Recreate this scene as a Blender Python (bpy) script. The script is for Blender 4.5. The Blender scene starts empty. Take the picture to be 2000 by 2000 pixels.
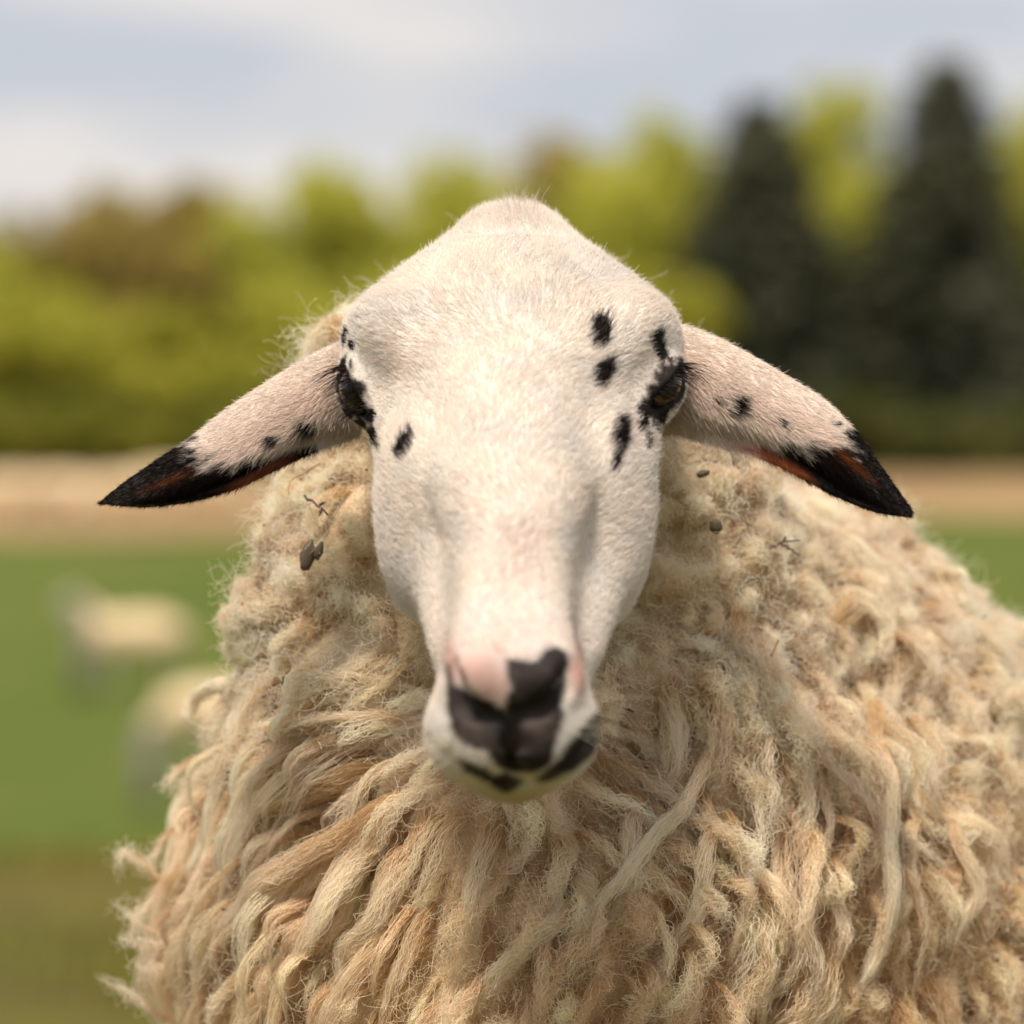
import bpy, math, random
import numpy as np
from mathutils import Vector
from mathutils.bvhtree import BVHTree

random.seed(7)
RNG = np.random.default_rng(11)
SC = bpy.context.scene
COL = SC.collection

# ------------------------------------------------------------------ camera
CAM_H = 0.88                       # camera height above the knoll, m
K = 1.406e-4                       # tangent per photo pixel (2000 px photograph)
HORIZON = 880                      # photo row of the horizon
cam_d = bpy.data.cameras.new('camera')
cam = bpy.data.objects.new('camera', cam_d)
COL.objects.link(cam)
cam_d.sensor_width = 36
cam_d.lens = 18 / (1000 * K)
cam_d.clip_start = 0.05
cam_d.clip_end = 6000
cam_d.dof.use_dof = True
cam_d.dof.focus_distance = 1.62
cam_d.dof.aperture_fstop = 5.3
cam.location = (0, 0, CAM_H)
cam.rotation_euler = (math.radians(90) - math.atan((1000 - HORIZON) * K), 0, 0)
SC.camera = cam

# ------------------------------------------------------------------ light
SUN_EL, SUN_AZ = math.radians(64), math.radians(-160)   # azimuth from +Y, clockwise seen from above
sun_dir = Vector((math.sin(SUN_AZ) * math.cos(SUN_EL), math.cos(SUN_AZ) * math.cos(SUN_EL), math.sin(SUN_EL)))
sun_d = bpy.data.lights.new('sun', 'SUN')
sun_d.energy = 4.3
sun_d.angle = math.radians(11)
sun_d.color = (1.0, 0.885, 0.745)
sun = bpy.data.objects.new('sun', sun_d)
COL.objects.link(sun)
sun.rotation_euler = sun_dir.to_track_quat('Z', 'Y').to_euler()
sun.location = (0, 0, 30)

world = bpy.data.worlds.new('World')
SC.world = world
world.use_nodes = True
wn, wl = world.node_tree.nodes, world.node_tree.links
wn.clear()
w_out = wn.new('ShaderNodeOutputWorld')
w_bg = wn.new('ShaderNodeBackground')
w_bg.inputs['Strength'].default_value = 0.1
sky = wn.new('ShaderNodeTexSky')
sky.sky_type = 'NISHITA'
sky.sun_disc = False
sky.sun_elevation = SUN_EL
sky.sun_rotation = SUN_AZ
sky.dust_density = 2.0
tc = wn.new('ShaderNodeTexCoord')
mp = wn.new('ShaderNodeMapping')
mp.inputs['Scale'].default_value = (5, 5, 26)
mp.inputs['Location'].default_value = (5.5, 2.6, 0.9)
nz = wn.new('ShaderNodeTexNoise')
nz.inputs['Scale'].default_value = 1.0
nz.inputs['Detail'].default_value = 4.0
nz.inputs['Roughness'].default_value = 0.5
cr = wn.new('ShaderNodeValToRGB')
cr.color_ramp.elements[0].position = 0.42
cr.color_ramp.elements[0].color = (5.3, 5.5, 6.0, 1)
cr.color_ramp.elements[1].position = 0.60
cr.color_ramp.elements[1].color = (7.8, 7.2, 6.75, 1)
mx = wn.new('ShaderNodeMix')
mx.data_type = 'RGBA'
mx.inputs['Factor'].default_value = 0.86
wl.new(tc.outputs['Generated'], mp.inputs['Vector'])
wl.new(mp.outputs['Vector'], nz.inputs['Vector'])
wl.new(nz.outputs['Fac'], cr.inputs['Fac'])
wl.new(sky.outputs['Color'], mx.inputs[6])
wl.new(cr.outputs['Color'], mx.inputs[7])
wl.new(mx.outputs[2], w_bg.inputs['Color'])
wl.new(w_bg.outputs['Background'], w_out.inputs['Surface'])

SC.view_settings.view_transform = 'Standard'
SC.view_settings.look = 'None'
SC.view_settings.exposure = 0.22
SC.view_settings.gamma = 1.0
SC.view_settings.use_curve_mapping = False
SC.render.engine = 'CYCLES'
SC.cycles.use_denoising = True
SC.cycles.max_bounces = 9
SC.cycles.diffuse_bounces = 7
SC.cycles.transmission_bounces = 6
SC.cycles.transparent_max_bounces = 8
SC.cycles.caustics_reflective = False
SC.cycles.caustics_refractive = False
SC.cycles_curves.shape = 'RIBBONS'
SC.cycles_curves.subdivisions = 2

# ------------------------------------------------------------------ helpers
def P(px, py, Y):
    """point at depth Y seen at photo pixel (px, py): used to take real positions off the photograph"""
    return np.array([(px - 1000) * K * Y, Y, CAM_H - (py - HORIZON) * K * Y])

def to_px(p):
    return 1000 + p[..., 0] / (K * p[..., 1]), HORIZON + (CAM_H - p[..., 2]) / (K * p[..., 1])

def hash3(i, j, k, seed):
    h = (i.astype(np.int64) * 374761393 + j.astype(np.int64) * 668265263 + k.astype(np.int64) * 2147483647 + seed * 1274126177) & 0xFFFFFFFF
    h = ((h ^ (h >> 13)) * 1274126177) & 0xFFFFFFFF
    h = (h ^ (h >> 16)) & 0xFFFFFF
    return h / float(0xFFFFFF) * 2 - 1

def vnoise(p, freq=1.0, seed=0):
    q = np.asarray(p) * freq
    f = np.floor(q); t = q - f
    t = t * t * (3 - 2 * t)
    i, j, k = [f[..., a].astype(np.int64) for a in range(3)]
    r = 0
    for a in (0, 1):
        wa = t[..., 0] if a else 1 - t[..., 0]
        for b in (0, 1):
            wb = t[..., 1] if b else 1 - t[..., 1]
            for c in (0, 1):
                wc = t[..., 2] if c else 1 - t[..., 2]
                r = r + wa * wb * wc * hash3(i + a, j + b, k + c, seed)
    return r

def fbm(p, freq, seed=0, octaves=3):
    r, amp = 0, 1.0
    for o in range(octaves):
        r = r + amp * vnoise(p, freq * 2 ** o, seed + o * 17)
        amp *= 0.5
    return r

def vnoise3(p, freq, seed):
    return np.stack([vnoise(p, freq, seed), vnoise(p, freq, seed + 101), vnoise(p, freq, seed + 211)], -1)

def norm(v):
    return v / np.maximum(np.linalg.norm(v, axis=-1, keepdims=True), 1e-9)

def smin(a, b, k):
    h = np.maximum(k - np.abs(a - b), 0) / k
    return np.minimum(a, b) - h * h * k * 0.25

def smax(a, b, k):
    return -smin(-a, -b, k)

def ell(p, c, r, rot=None):
    q = p - np.asarray(c)
    if rot is not None:
        q = q @ np.asarray(rot)
    r = np.asarray(r)
    k0 = np.linalg.norm(q / r, axis=-1)
    k1 = np.linalg.norm(q / (r * r), axis=-1)
    return k0 * (k0 - 1) / np.maximum(k1, 1e-9)

def cone(p, a, b, ra, rb):
    a, b = np.asarray(a, float), np.asarray(b, float)
    ab = b - a
    t = np.clip(((p - a) @ ab) / (ab @ ab), 0, 1)
    d = np.linalg.norm(p - a - t[..., None] * ab, axis=-1)
    return d - (ra + (rb - ra) * t)

def grid(lo, hi, h):
    lo, hi = np.asarray(lo, float), np.asarray(hi, float)
    n = np.ceil((hi - lo) / h).astype(int) + 1
    ax = [lo[a] + h * np.arange(n[a]) for a in range(3)]
    return np.stack(np.meshgrid(*ax, indexing='ij'), -1).astype(np.float32)

def surface_nets(F, lo, h):
    """quads of the zero level of F (negative inside)"""
    lo = np.asarray(lo, float)
    F = F.astype(np.float32)
    s = F < 0
    n = np.array(F.shape)
    c = n - 1
    acc = np.zeros((*c, 3), np.float32); cnt = np.zeros(c, np.float32)
    def cor(A, d):
        return A[d[0]:d[0] + c[0], d[1]:d[1] + c[1], d[2]:d[2] + c[2]]
    for ax in range(3):
        o1, o2 = [a for a in range(3) if a != ax]
        for u in (0, 1):
            for v in (0, 1):
                d0 = [0, 0, 0]; d0[o1] = u; d0[o2] = v
                d1 = list(d0); d1[ax] = 1
                m = cor(s, d0) != cor(s, d1)
                f0 = cor(F, d0)[m]; f1 = cor(F, d1)[m]
                t = f0 / (f0 - f1)
                pos = np.zeros((len(t), 3), np.float32)
                pos[:, o1] = u; pos[:, o2] = v; pos[:, ax] = t
                acc[m] += pos; cnt[m] += 1
    act = cnt > 0
    idx = -np.ones(c, np.int64)
    idx[act] = np.arange(act.sum())
    cells = np.argwhere(act)
    verts = lo + (cells + acc[act] / cnt[act][:, None]) * h
    quads = []
    for ax in range(3):
        o1, o2 = (ax + 1) % 3, (ax + 2) % 3
        sl0 = [slice(1, -1)] * 3; sl0[ax] = slice(0, -1)
        sl1 = [slice(1, -1)] * 3; sl1[ax] = slice(1, None)
        a, b = s[tuple(sl0)], s[tuple(sl1)]
        base = np.array([1, 1, 1]); base[ax] = 0
        for flip, m in ((False, a & ~b), (True, ~a & b)):
            e = np.argwhere(m) + base
            if not len(e):
                continue
            e1 = e.copy(); e1[:, o1] -= 1
            e2 = e.copy(); e2[:, o2] -= 1
            e12 = e1.copy(); e12[:, o2] -= 1
            q = np.stack([idx[tuple(x.T)] for x in (e, e1, e12, e2)], 1)
            quads.append(q[:, ::-1] if flip else q)
    return verts, np.concatenate(quads)

def new_mesh(name, verts, faces, mat=None, parent=None, smooth=True, col=None):
    me = bpy.data.meshes.new(name)
    verts = np.asarray(verts, np.float32)
    if isinstance(faces, np.ndarray):
        k = faces.shape[1]
        me.vertices.add(len(verts)); me.vertices.foreach_set('co', verts.ravel())
        me.loops.add(faces.size); me.loops.foreach_set('vertex_index', faces.astype(np.int32).ravel())
        me.polygons.add(len(faces))
        me.polygons.foreach_set('loop_start', np.arange(len(faces), dtype=np.int32) * k)
        me.update(calc_edges=True)
    else:
        me.from_pydata([tuple(map(float, v)) for v in verts], [], faces)
        me.update()
    if smooth:
        me.polygons.foreach_set('use_smooth', np.ones(len(me.polygons), bool))
    if col is not None:
        add_col(me, col)
    if mat:
        me.materials.append(mat)
    ob = bpy.data.objects.new(name, me)
    COL.objects.link(ob)
    if parent:
        ob.parent = parent
    return ob

def add_col(me, col):
    a = me.attributes.new('col', 'FLOAT_COLOR', 'POINT')
    c4 = np.ones((len(col), 4), np.float32); c4[:, :3] = col
    a.data.foreach_set('color', c4.ravel())

def new_hair(name, pts, rad, col, mat, parent=None):
    """pts (N,P,3) world, rad (N,P), col (N,3)"""
    N, PN, _ = pts.shape
    cu = bpy.data.hair_curves.new(name)
    cu.add_curves([PN] * N)
    cu.attributes['position'].data.foreach_set('vector', np.ascontiguousarray(pts, np.float32).ravel())
    if 'radius' not in cu.attributes:
        cu.attributes.new('radius', 'FLOAT', 'POINT')
    cu.attributes['radius'].data.foreach_set('value', np.ascontiguousarray(rad, np.float32).ravel())
    a = cu.attributes.new('col', 'FLOAT_COLOR', 'CURVE')
    c4 = np.ones((N, 4), np.float32); c4[:, :3] = col
    a.data.foreach_set('color', c4.ravel())
    cu.materials.append(mat)
    ob = bpy.data.objects.new(name, cu)
    COL.objects.link(ob)
    if parent:
        ob.parent = parent
    return ob

def empty(name, loc=(0, 0, 0), rz=0):
    o = bpy.data.objects.new(name, None)
    o.location = loc; o.rotation_euler = (0, 0, rz)
    o.empty_display_size = 0.1
    COL.objects.link(o)
    return o

def tag(o, label=None, cat=None, group=None, kind=None):
    if label: o['label'] = label
    if cat: o['category'] = cat
    if group: o['group'] = group
    if kind: o['kind'] = kind
    return o

def sample_mesh(verts, quads, n, weight=None):
    tri = np.concatenate([quads[:, [0, 1, 2]], quads[:, [0, 2, 3]]])
    a, b, c = verts[tri[:, 0]], verts[tri[:, 1]], verts[tri[:, 2]]
    nrm = np.cross(b - a, c - a)
    ar = np.linalg.norm(nrm, axis=1)
    w = ar.copy()
    if weight is not None:
        w = w * weight((a + b + c) / 3, norm(nrm))
    t = RNG.choice(len(tri), n, p=w / w.sum())
    u, v = RNG.random(n), RNG.random(n)
    f = u + v > 1
    u[f], v[f] = 1 - u[f], 1 - v[f]
    return a[t] + u[:, None] * (b[t] - a[t]) + v[:, None] * (c[t] - a[t]), tri[t], u, v

def vert_normals(verts, quads):
    fn = np.cross(verts[quads[:, 2]] - verts[quads[:, 0]], verts[quads[:, 3]] - verts[quads[:, 1]])
    vn = np.zeros_like(verts)
    for k in range(quads.shape[1]):
        np.add.at(vn, quads[:, k], fn)
    return norm(vn)

# ------------------------------------------------------------------ materials
def mat_new(name):
    m = bpy.data.materials.new(name)
    m.use_nodes = True
    n = m.node_tree.nodes
    return m, n, m.node_tree.links, n['Principled BSDF']

def mat_plain(name, c, rough=0.8, noise=None, spec=0.2):
    m, n, l, b = mat_new(name)
    b.inputs['Roughness'].default_value = rough
    b.inputs['Specular IOR Level'].default_value = spec
    if noise:
        scale, c2 = noise
        t = n.new('ShaderNodeTexCoord'); x = n.new('ShaderNodeTexNoise'); r = n.new('ShaderNodeMix')
        r.data_type = 'RGBA'
        x.inputs['Scale'].default_value = scale; x.inputs['Detail'].default_value = 5
        r.inputs[6].default_value = (*c, 1); r.inputs[7].default_value = (*c2, 1)
        l.new(t.outputs['Object'], x.inputs['Vector']); l.new(x.outputs['Fac'], r.inputs['Factor'])
        l.new(r.outputs[2], b.inputs['Base Color'])
    else:
        b.inputs['Base Color'].default_value = (*c, 1)
    return m

def mat_vcol(name, rough=0.85, bump=None, sub=0.0, noise_amt=0.15, noise_scale=60):
    m, n, l, b = mat_new(name)
    a = n.new('ShaderNodeAttribute'); a.attribute_name = 'col'
    t = n.new('ShaderNodeTexCoord'); x = n.new('ShaderNodeTexNoise')
    x.inputs['Scale'].default_value = noise_scale; x.inputs['Detail'].default_value = 6
    mr = n.new('ShaderNodeMapRange')
    mr.inputs['To Min'].default_value = 1 - noise_amt; mr.inputs['To Max'].default_value = 1 + noise_amt
    mu = n.new('ShaderNodeVectorMath'); mu.operation = 'SCALE'
    l.new(t.outputs['Object'], x.inputs['Vector']); l.new(x.outputs['Fac'], mr.inputs['Value'])
    l.new(a.outputs['Color'], mu.inputs[0]); l.new(mr.outputs['Result'], mu.inputs['Scale'])
    l.new(mu.outputs['Vector'], b.inputs['Base Color'])
    b.inputs['Roughness'].default_value = rough
    b.inputs['Specular IOR Level'].default_value = 0.25
    if bump:
        y = n.new('ShaderNodeTexNoise'); y.inputs['Scale'].default_value = bump[0]; y.inputs['Detail'].default_value = 6
        bp = n.new('ShaderNodeBump'); bp.inputs['Strength'].default_value = bump[1]; bp.inputs['Distance'].default_value = bump[2]
        l.new(t.outputs['Object'], y.inputs['Vector']); l.new(y.outputs['Fac'], bp.inputs['Height'])
        l.new(bp.outputs['Normal'], b.inputs['Normal'])
    return m

def mat_hair(name, trans=0.4, root=None, gloss=0.04):
    m = bpy.data.materials.new(name); m.use_nodes = True
    n, l = m.node_tree.nodes, m.node_tree.links
    n.clear()
    o = n.new('ShaderNodeOutputMaterial')
    a = n.new('ShaderNodeAttribute'); a.attribute_name = 'col'
    src = a.outputs['Color']
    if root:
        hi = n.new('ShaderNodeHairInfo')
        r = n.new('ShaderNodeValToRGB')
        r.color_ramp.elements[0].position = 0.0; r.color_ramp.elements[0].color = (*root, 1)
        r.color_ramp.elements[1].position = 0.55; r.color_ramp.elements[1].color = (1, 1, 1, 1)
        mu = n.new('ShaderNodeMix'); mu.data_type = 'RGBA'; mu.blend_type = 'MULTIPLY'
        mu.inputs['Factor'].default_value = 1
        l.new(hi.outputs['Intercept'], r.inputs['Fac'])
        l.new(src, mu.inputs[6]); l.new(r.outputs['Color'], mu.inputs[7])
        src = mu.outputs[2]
    d = n.new('ShaderNodeBsdfDiffuse'); t = n.new('ShaderNodeBsdfTranslucent')
    g = n.new('ShaderNodeBsdfGlossy'); g.inputs['Roughness'].default_value = 0.45
    m1 = n.new('ShaderNodeMixShader'); m1.inputs['Fac'].default_value = trans
    m2 = n.new('ShaderNodeMixShader'); m2.inputs['Fac'].default_value = gloss
    l.new(src, d.inputs['Color']); l.new(src, t.inputs['Color']); l.new(src, g.inputs['Color'])
    l.new(d.outputs[0], m1.inputs[1]); l.new(t.outputs[0], m1.inputs[2])
    l.new(m1.outputs[0], m2.inputs[1]); l.new(g.outputs[0], m2.inputs[2])
    l.new(m2.outputs[0], o.inputs['Surface'])
    return m

def mat_leaf(name, c1, c2, trans=0.45):
    m = bpy.data.materials.new(name); m.use_nodes = True
    n, l = m.node_tree.nodes, m.node_tree.links
    n.clear()
    o = n.new('ShaderNodeOutputMaterial')
    t = n.new('ShaderNodeTexCoord'); x = n.new('ShaderNodeTexNoise')
    x.inputs['Scale'].default_value = 0.9; x.inputs['Detail'].default_value = 4
    r = n.new('ShaderNodeValToRGB')
    r.color_ramp.elements[0].position = 0.35; r.color_ramp.elements[0].color = (*c1, 1)
    r.color_ramp.elements[1].position = 0.65; r.color_ramp.elements[1].color = (*c2, 1)
    d = n.new('ShaderNodeBsdfDiffuse'); tr = n.new('ShaderNodeBsdfTranslucent')
    m1 = n.new('ShaderNodeMixShader'); m1.inputs['Fac'].default_value = trans
    l.new(t.outputs['Object'], x.inputs['Vector']); l.new(x.outputs['Fac'], r.inputs['Fac'])
    l.new(r.outputs['Color'], d.inputs['Color']); l.new(r.outputs['Color'], tr.inputs['Color'])
    l.new(d.outputs[0], m1.inputs[1]); l.new(tr.outputs[0], m1.inputs[2]); l.new(m1.outputs[0], o.inputs['Surface'])
    return m

def mat_ground(name, c1, c2, c3, s1, s2):
    m, n, l, b = mat_new(name)
    t = n.new('ShaderNodeTexCoord')
    x = n.new('ShaderNodeTexNoise'); x.inputs['Scale'].default_value = s1; x.inputs['Detail'].default_value = 6
    y = n.new('ShaderNodeTexNoise'); y.inputs['Scale'].default_value = s2; y.inputs['Detail'].default_value = 8
    r = n.new('ShaderNodeValToRGB')
    r.color_ramp.elements[0].position = 0.38; r.color_ramp.elements[0].color = (*c1, 1)
    r.color_ramp.elements[1].position = 0.62; r.color_ramp.elements[1].color = (*c2, 1)
    q = n.new('ShaderNodeMix'); q.data_type = 'RGBA'; q.inputs[7].default_value = (*c3, 1)
    mr = n.new('ShaderNodeMapRange'); mr.inputs['From Min'].default_value = 0.45; mr.inputs['From Max'].default_value = 0.75
    bp = n.new('ShaderNodeBump'); bp.inputs['Strength'].default_value = 0.6; bp.inputs['Distance'].default_value = 0.05
    for z in (x, y): l.new(t.outputs['Object'], z.inputs['Vector'])
    l.new(x.outputs['Fac'], r.inputs['Fac']); l.new(y.outputs['Fac'], mr.inputs['Value'])
    l.new(r.outputs['Color'], q.inputs[6]); l.new(mr.outputs['Result'], q.inputs['Factor'])
    l.new(q.outputs[2], b.inputs['Base Color']); l.new(y.outputs['Fac'], bp.inputs['Height'])
    l.new(bp.outputs['Normal'], b.inputs['Normal'])
    b.inputs['Roughness'].default_value = 0.95; b.inputs['Specular IOR Level'].default_value = 0.05
    return m


# ------------------------------------------------------------------ ground
_ty = np.array([-400, 7.5, 9, 12, 16, 19, 22, 27, 34, 44, 52, 66, 82, 120, 3000], float)
_tz = np.array([0, 0, -.12, -.75, -1.42, -1.62, -1.66, -1.52, -1.22, -.72, -.30, .12, .43, .5, .5], float)
_fy = np.linspace(-20, 140, 1601)
_fz = np.interp(_fy, _ty, _tz)
_fz = np.convolve(np.pad(_fz, 10, 'edge'), np.hanning(23)[1:-1] / np.hanning(23).sum(), 'valid')

def ground_z(x, y):
    """knoll in front, a shallow bowl of meadow behind it, rising to the wood"""
    z = np.interp(y, _fy, _fz)
    p = np.stack([np.asarray(x, float), np.asarray(y, float), np.zeros_like(np.asarray(x, float))], -1)
    bump = 0.10 * vnoise(p, 0.16, 5) + 0.03 * vnoise(p, 0.6, 6)
    far = np.clip((y - 9) / 8, 0, 1)
    return z + bump * far + 0.012 * vnoise(p, 1.3, 8) * (1 - far)

def sheet(name, xs, ys, mat, dz=0.0, label=None):
    X, Y = np.meshgrid(xs, ys, indexing='ij')
    Z = ground_z(X, Y) + dz
    v = np.stack([X, Y, Z], -1).reshape(-1, 3)
    n, m = len(xs), len(ys)
    i = (np.arange(n - 1)[:, None] * m + np.arange(m - 1)[None]).ravel()
    q = np.stack([i, i + m, i + m + 1, i + 1], 1)
    o = new_mesh(name, v, q, mat)
    tag(o, label, None, None, 'structure')
    return o

xs = np.concatenate([np.linspace(-1500, -60, 14)[:-1], np.linspace(-60, 60, 121), np.linspace(60, 1500, 14)[1:]])
ys = np.concatenate([np.linspace(-300, -4, 10)[:-1], np.linspace(-4, 30, 120)[:-1], np.linspace(30, 110, 90)[:-1], np.linspace(110, 2500, 16)])
M_MEADOW = mat_ground('meadow_grass', (0.074, 0.108, 0.019), (0.097, 0.128, 0.025), (0.11, 0.115, 0.032), 0.25, 2.5)
sheet('ground', xs, ys, M_MEADOW, 0, 'green meadow falling away behind the knoll and rising to the wood')
M_DRY = mat_ground('dry_field_soil', (0.29, 0.195, 0.10), (0.35, 0.245, 0.13), (0.25, 0.16, 0.08), 0.2, 1.4)
fx = np.linspace(-70, 70, 71)
fl = []
M_ = 24
for x in fx:
    y0 = 51.5 + 4.5 * min(max((x + 4) / 10, 0), 1) + 0.8 * float(vnoise(np.array([x, 0, 0]), .2, 3))
    fl.append(np.stack([np.full(M_, x), np.linspace(y0, 76.0, M_)], 1))
fl = np.array(fl)
fv = np.concatenate([fl.reshape(-1, 2), (ground_z(fl[..., 0], fl[..., 1]) + 0.03).reshape(-1, 1)], 1)
ii = (np.arange(len(fx) - 1)[:, None] * M_ + np.arange(M_ - 1)[None]).ravel()
o = new_mesh('dry_field', fv, np.stack([ii, ii + M_, ii + M_ + 1, ii + 1], 1), M_DRY)
tag(o, 'strip of dry tan field in front of the wood', None, None, 'structure')

M_KNOLL = mat_ground('knoll_grass', (0.085, 0.088, 0.02), (0.125, 0.105, 0.026), (0.075, 0.052, 0.025), 0.5, 3)
kx = np.linspace(-9, 9, 73)
kl = np.array([np.stack([np.full(64, x), np.linspace(-4, 8.3 + .9 * float(vnoise(np.array([x, 0, 0]), .8, 12)), 64)], 1) for x in kx])
kv = np.concatenate([kl.reshape(-1, 2), (ground_z(kl[..., 0], kl[..., 1]) + .012).reshape(-1, 1)], 1)
ii = (np.arange(72)[:, None] * 64 + np.arange(63)[None]).ravel()
o = new_mesh('knoll', kv, np.stack([ii, ii + 64, ii + 65, ii + 1], 1), M_KNOLL)
tag(o, 'yellowed worn turf of the knoll under the near sheep', None, None, 'structure')

# grass blades on the knoll: nobody could count them
def grass(n, x0, x1, y0, y1, name, mats, label, hmin, hmax):
    x = RNG.uniform(x0, x1, n); y = RNG.uniform(y0, y1, n)
    keep = vnoise(np.stack([x, y, x * 0], -1), 2.2, 31) + RNG.uniform(-.6, .6, n) > -0.15
    x, y = x[keep], y[keep]; n = len(x)
    z = ground_z(x, y) + 0.008
    h = RNG.uniform(hmin, hmax, n); a = RNG.uniform(0, 6.28, n); w = RNG.uniform(.0018, .0035, n)
    lean = RNG.uniform(.2, .9, n) * h
    b = np.stack([x, y, z], -1)
    side = np.stack([np.cos(a), np.sin(a), 0 * a], -1) * w[:, None]
    d = np.stack([-np.sin(a), np.cos(a), 0 * a], -1)
    up = np.array([0, 0, 1.0])
    v = np.stack([b - side, b + side, b + d * (lean * .35)[:, None] + up * (h * .6)[:, None] + side * .7,
                  b + d * (lean * .35)[:, None] + up * (h * .6)[:, None] - side * .7,
                  b + d * lean[:, None] + up * h[:, None]], 1).reshape(-1, 3)
    k = np.arange(n) * 5
    f = np.concatenate([np.stack([k, k + 1, k + 2], 1), np.stack([k, k + 2, k + 3], 1), np.stack([k + 3, k + 2, k + 4], 1)])
    o = new_mesh(name, v, f, mats)
    tag(o, label, 'grass', None, 'stuff')

M_BLADE = mat_leaf('grass_blade', (0.16, 0.17, 0.03), (0.27, 0.22, 0.06), 0.35)
grass(60000, -2.6, 2.6, 1.0, 8.6, 'grass', M_BLADE, 'short yellowish grass growing on the knoll round the sheep', .025, .07)

# ------------------------------------------------------------------ trees
M_BARK = mat_plain('bark', (0.10, 0.075, 0.05), 0.95, (6, (0.055, 0.045, 0.035)))
LEAF = {
    'lime':  mat_leaf('leaf_lime', (0.44, 0.46, 0.075), (0.64, 0.62, 0.125)),
    'olive': mat_leaf('leaf_olive', (0.36, 0.28, 0.08), (0.48, 0.39, 0.13)),
    'gold':  mat_leaf('leaf_gold', (0.36, 0.36, 0.05), (0.54, 0.52, 0.09)),
    'deep':  mat_leaf('leaf_deep', (0.19, 0.21, 0.035), (0.32, 0.31, 0.055)),
    'shade': mat_leaf('leaf_shade', (0.075, 0.09, 0.028), (0.15, 0.15, 0.05), 0.3),
    'fir':   mat_leaf('needle_fir', (0.06, 0.07, 0.048), (0.125, 0.125, 0.08), 0.15),
}

def tube(path, rads, sides=7):
    path = np.asarray(path, float); v = []; f = []
    for i, p in enumerate(path):
        t = norm(path[min(i + 1, len(path) - 1)] - path[max(i - 1, 0)])
        a = norm(np.cross(t, [0.31, 0.95, 0.05])); b = np.cross(t, a)
        for s in range(sides):
            an = 2 * math.pi * s / sides
            v.append(p + rads[i] * (math.cos(an) * a + math.sin(an) * b))
    for i in range(len(path) - 1):
        for s in range(sides):
            f.append((i * sides + s, i * sides + (s + 1) % sides, (i + 1) * sides + (s + 1) % sides, (i + 1) * sides + s))
    v += [path[0], path[-1]]
    nb = len(v) - 2; nt = len(v) - 1; e = (len(path) - 1) * sides
    for s in range(sides):
        f.append((nb, (s + 1) % sides, s)); f.append((nt, e + s, e + (s + 1) % sides))
    return v, f

def merge(parts):
    V, Fc, o = [], [], 0
    for v, f in parts:
        V += list(v); Fc += [tuple(i + o for i in q) for q in f]; o += len(v)
    return V, Fc

def leaves(centres, size, tilt=1.0):
    n = len(centres)
    a = norm(RNG.normal(size=(n, 3)) * np.array([1, 1, tilt])); b = norm(np.cross(a, RNG.normal(size=(n, 3))))
    s = size * RNG.uniform(.6, 1.4, n)[:, None]
    v = np.stack([centres - a * s, centres - b * s * .55, centres + a * s, centres + b * s * .55], 1).reshape(-1, 3)
    k = np.arange(n) * 4
    return v, np.stack([k, k + 1, k + 2, k + 3], 1)

def broad_tree(name, label, x, y, h, w, kind, nleaf=9000, group=None):
    z0 = float(ground_z(np.array([x]), np.array([y]))[0]) - .05
    root = empty(name, (x, y, z0))
    parts = []
    top = np.array([RNG.uniform(-.3, .3), RNG.uniform(-.3, .3), h * .62])
    parts.append(tube([(0, 0, 0), top * .45 + RNG.normal(size=3) * .08, top], [h * .028, h * .02, h * .01]))
    blobs = []
    nb = 13
    for i in range(nb):
        an = i * 2.4 + RNG.uniform(-.4, .4); rr = w * .5 * math.sqrt((i + .5) / nb) * .8
        hz = h * (.28 + .62 * RNG.random() ** .8 * (1 - .35 * (rr / (w * .5))))
        c = np.array([math.cos(an) * rr, math.sin(an) * rr, hz])
        blobs.append((c, w * RNG.uniform(.2, .3), h * RNG.uniform(.14, .2)))
        s = top * RNG.uniform(.35, .8)
        parts.append(tube([s, (s + c) / 2 + RNG.normal(size=3) * .12, c], [h * .011, h * .008, h * .004], 5))
    blobs.append((np.array([0, 0, h * .84]), w * .24, h * .15))
    blobs.append((np.array([0, 0, h * .22]), w * .40, h * .16))
    v, f = merge(parts)
    new_mesh('trunk', v, f, M_BARK, root)
    cs = []
    for c, rx, rz in blobs:
        n = nleaf // len(blobs)
        d = norm(RNG.normal(size=(n, 3))); r = RNG.random(n)[:, None] ** .42
        cs.append(c + d * r * np.array([rx, rx, rz]) * (1 + .28 * vnoise(d * 2 + c, 1.5, 9)[:, None]))
    cs = np.concatenate(cs)
    cs = cs[cs[:, 2] > .1]
    v, q = leaves(cs, .17)
    new_mesh('crown', v, q, LEAF[kind], root, smooth=False)
    tag(root, label, 'tree', group)
    return root

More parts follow.
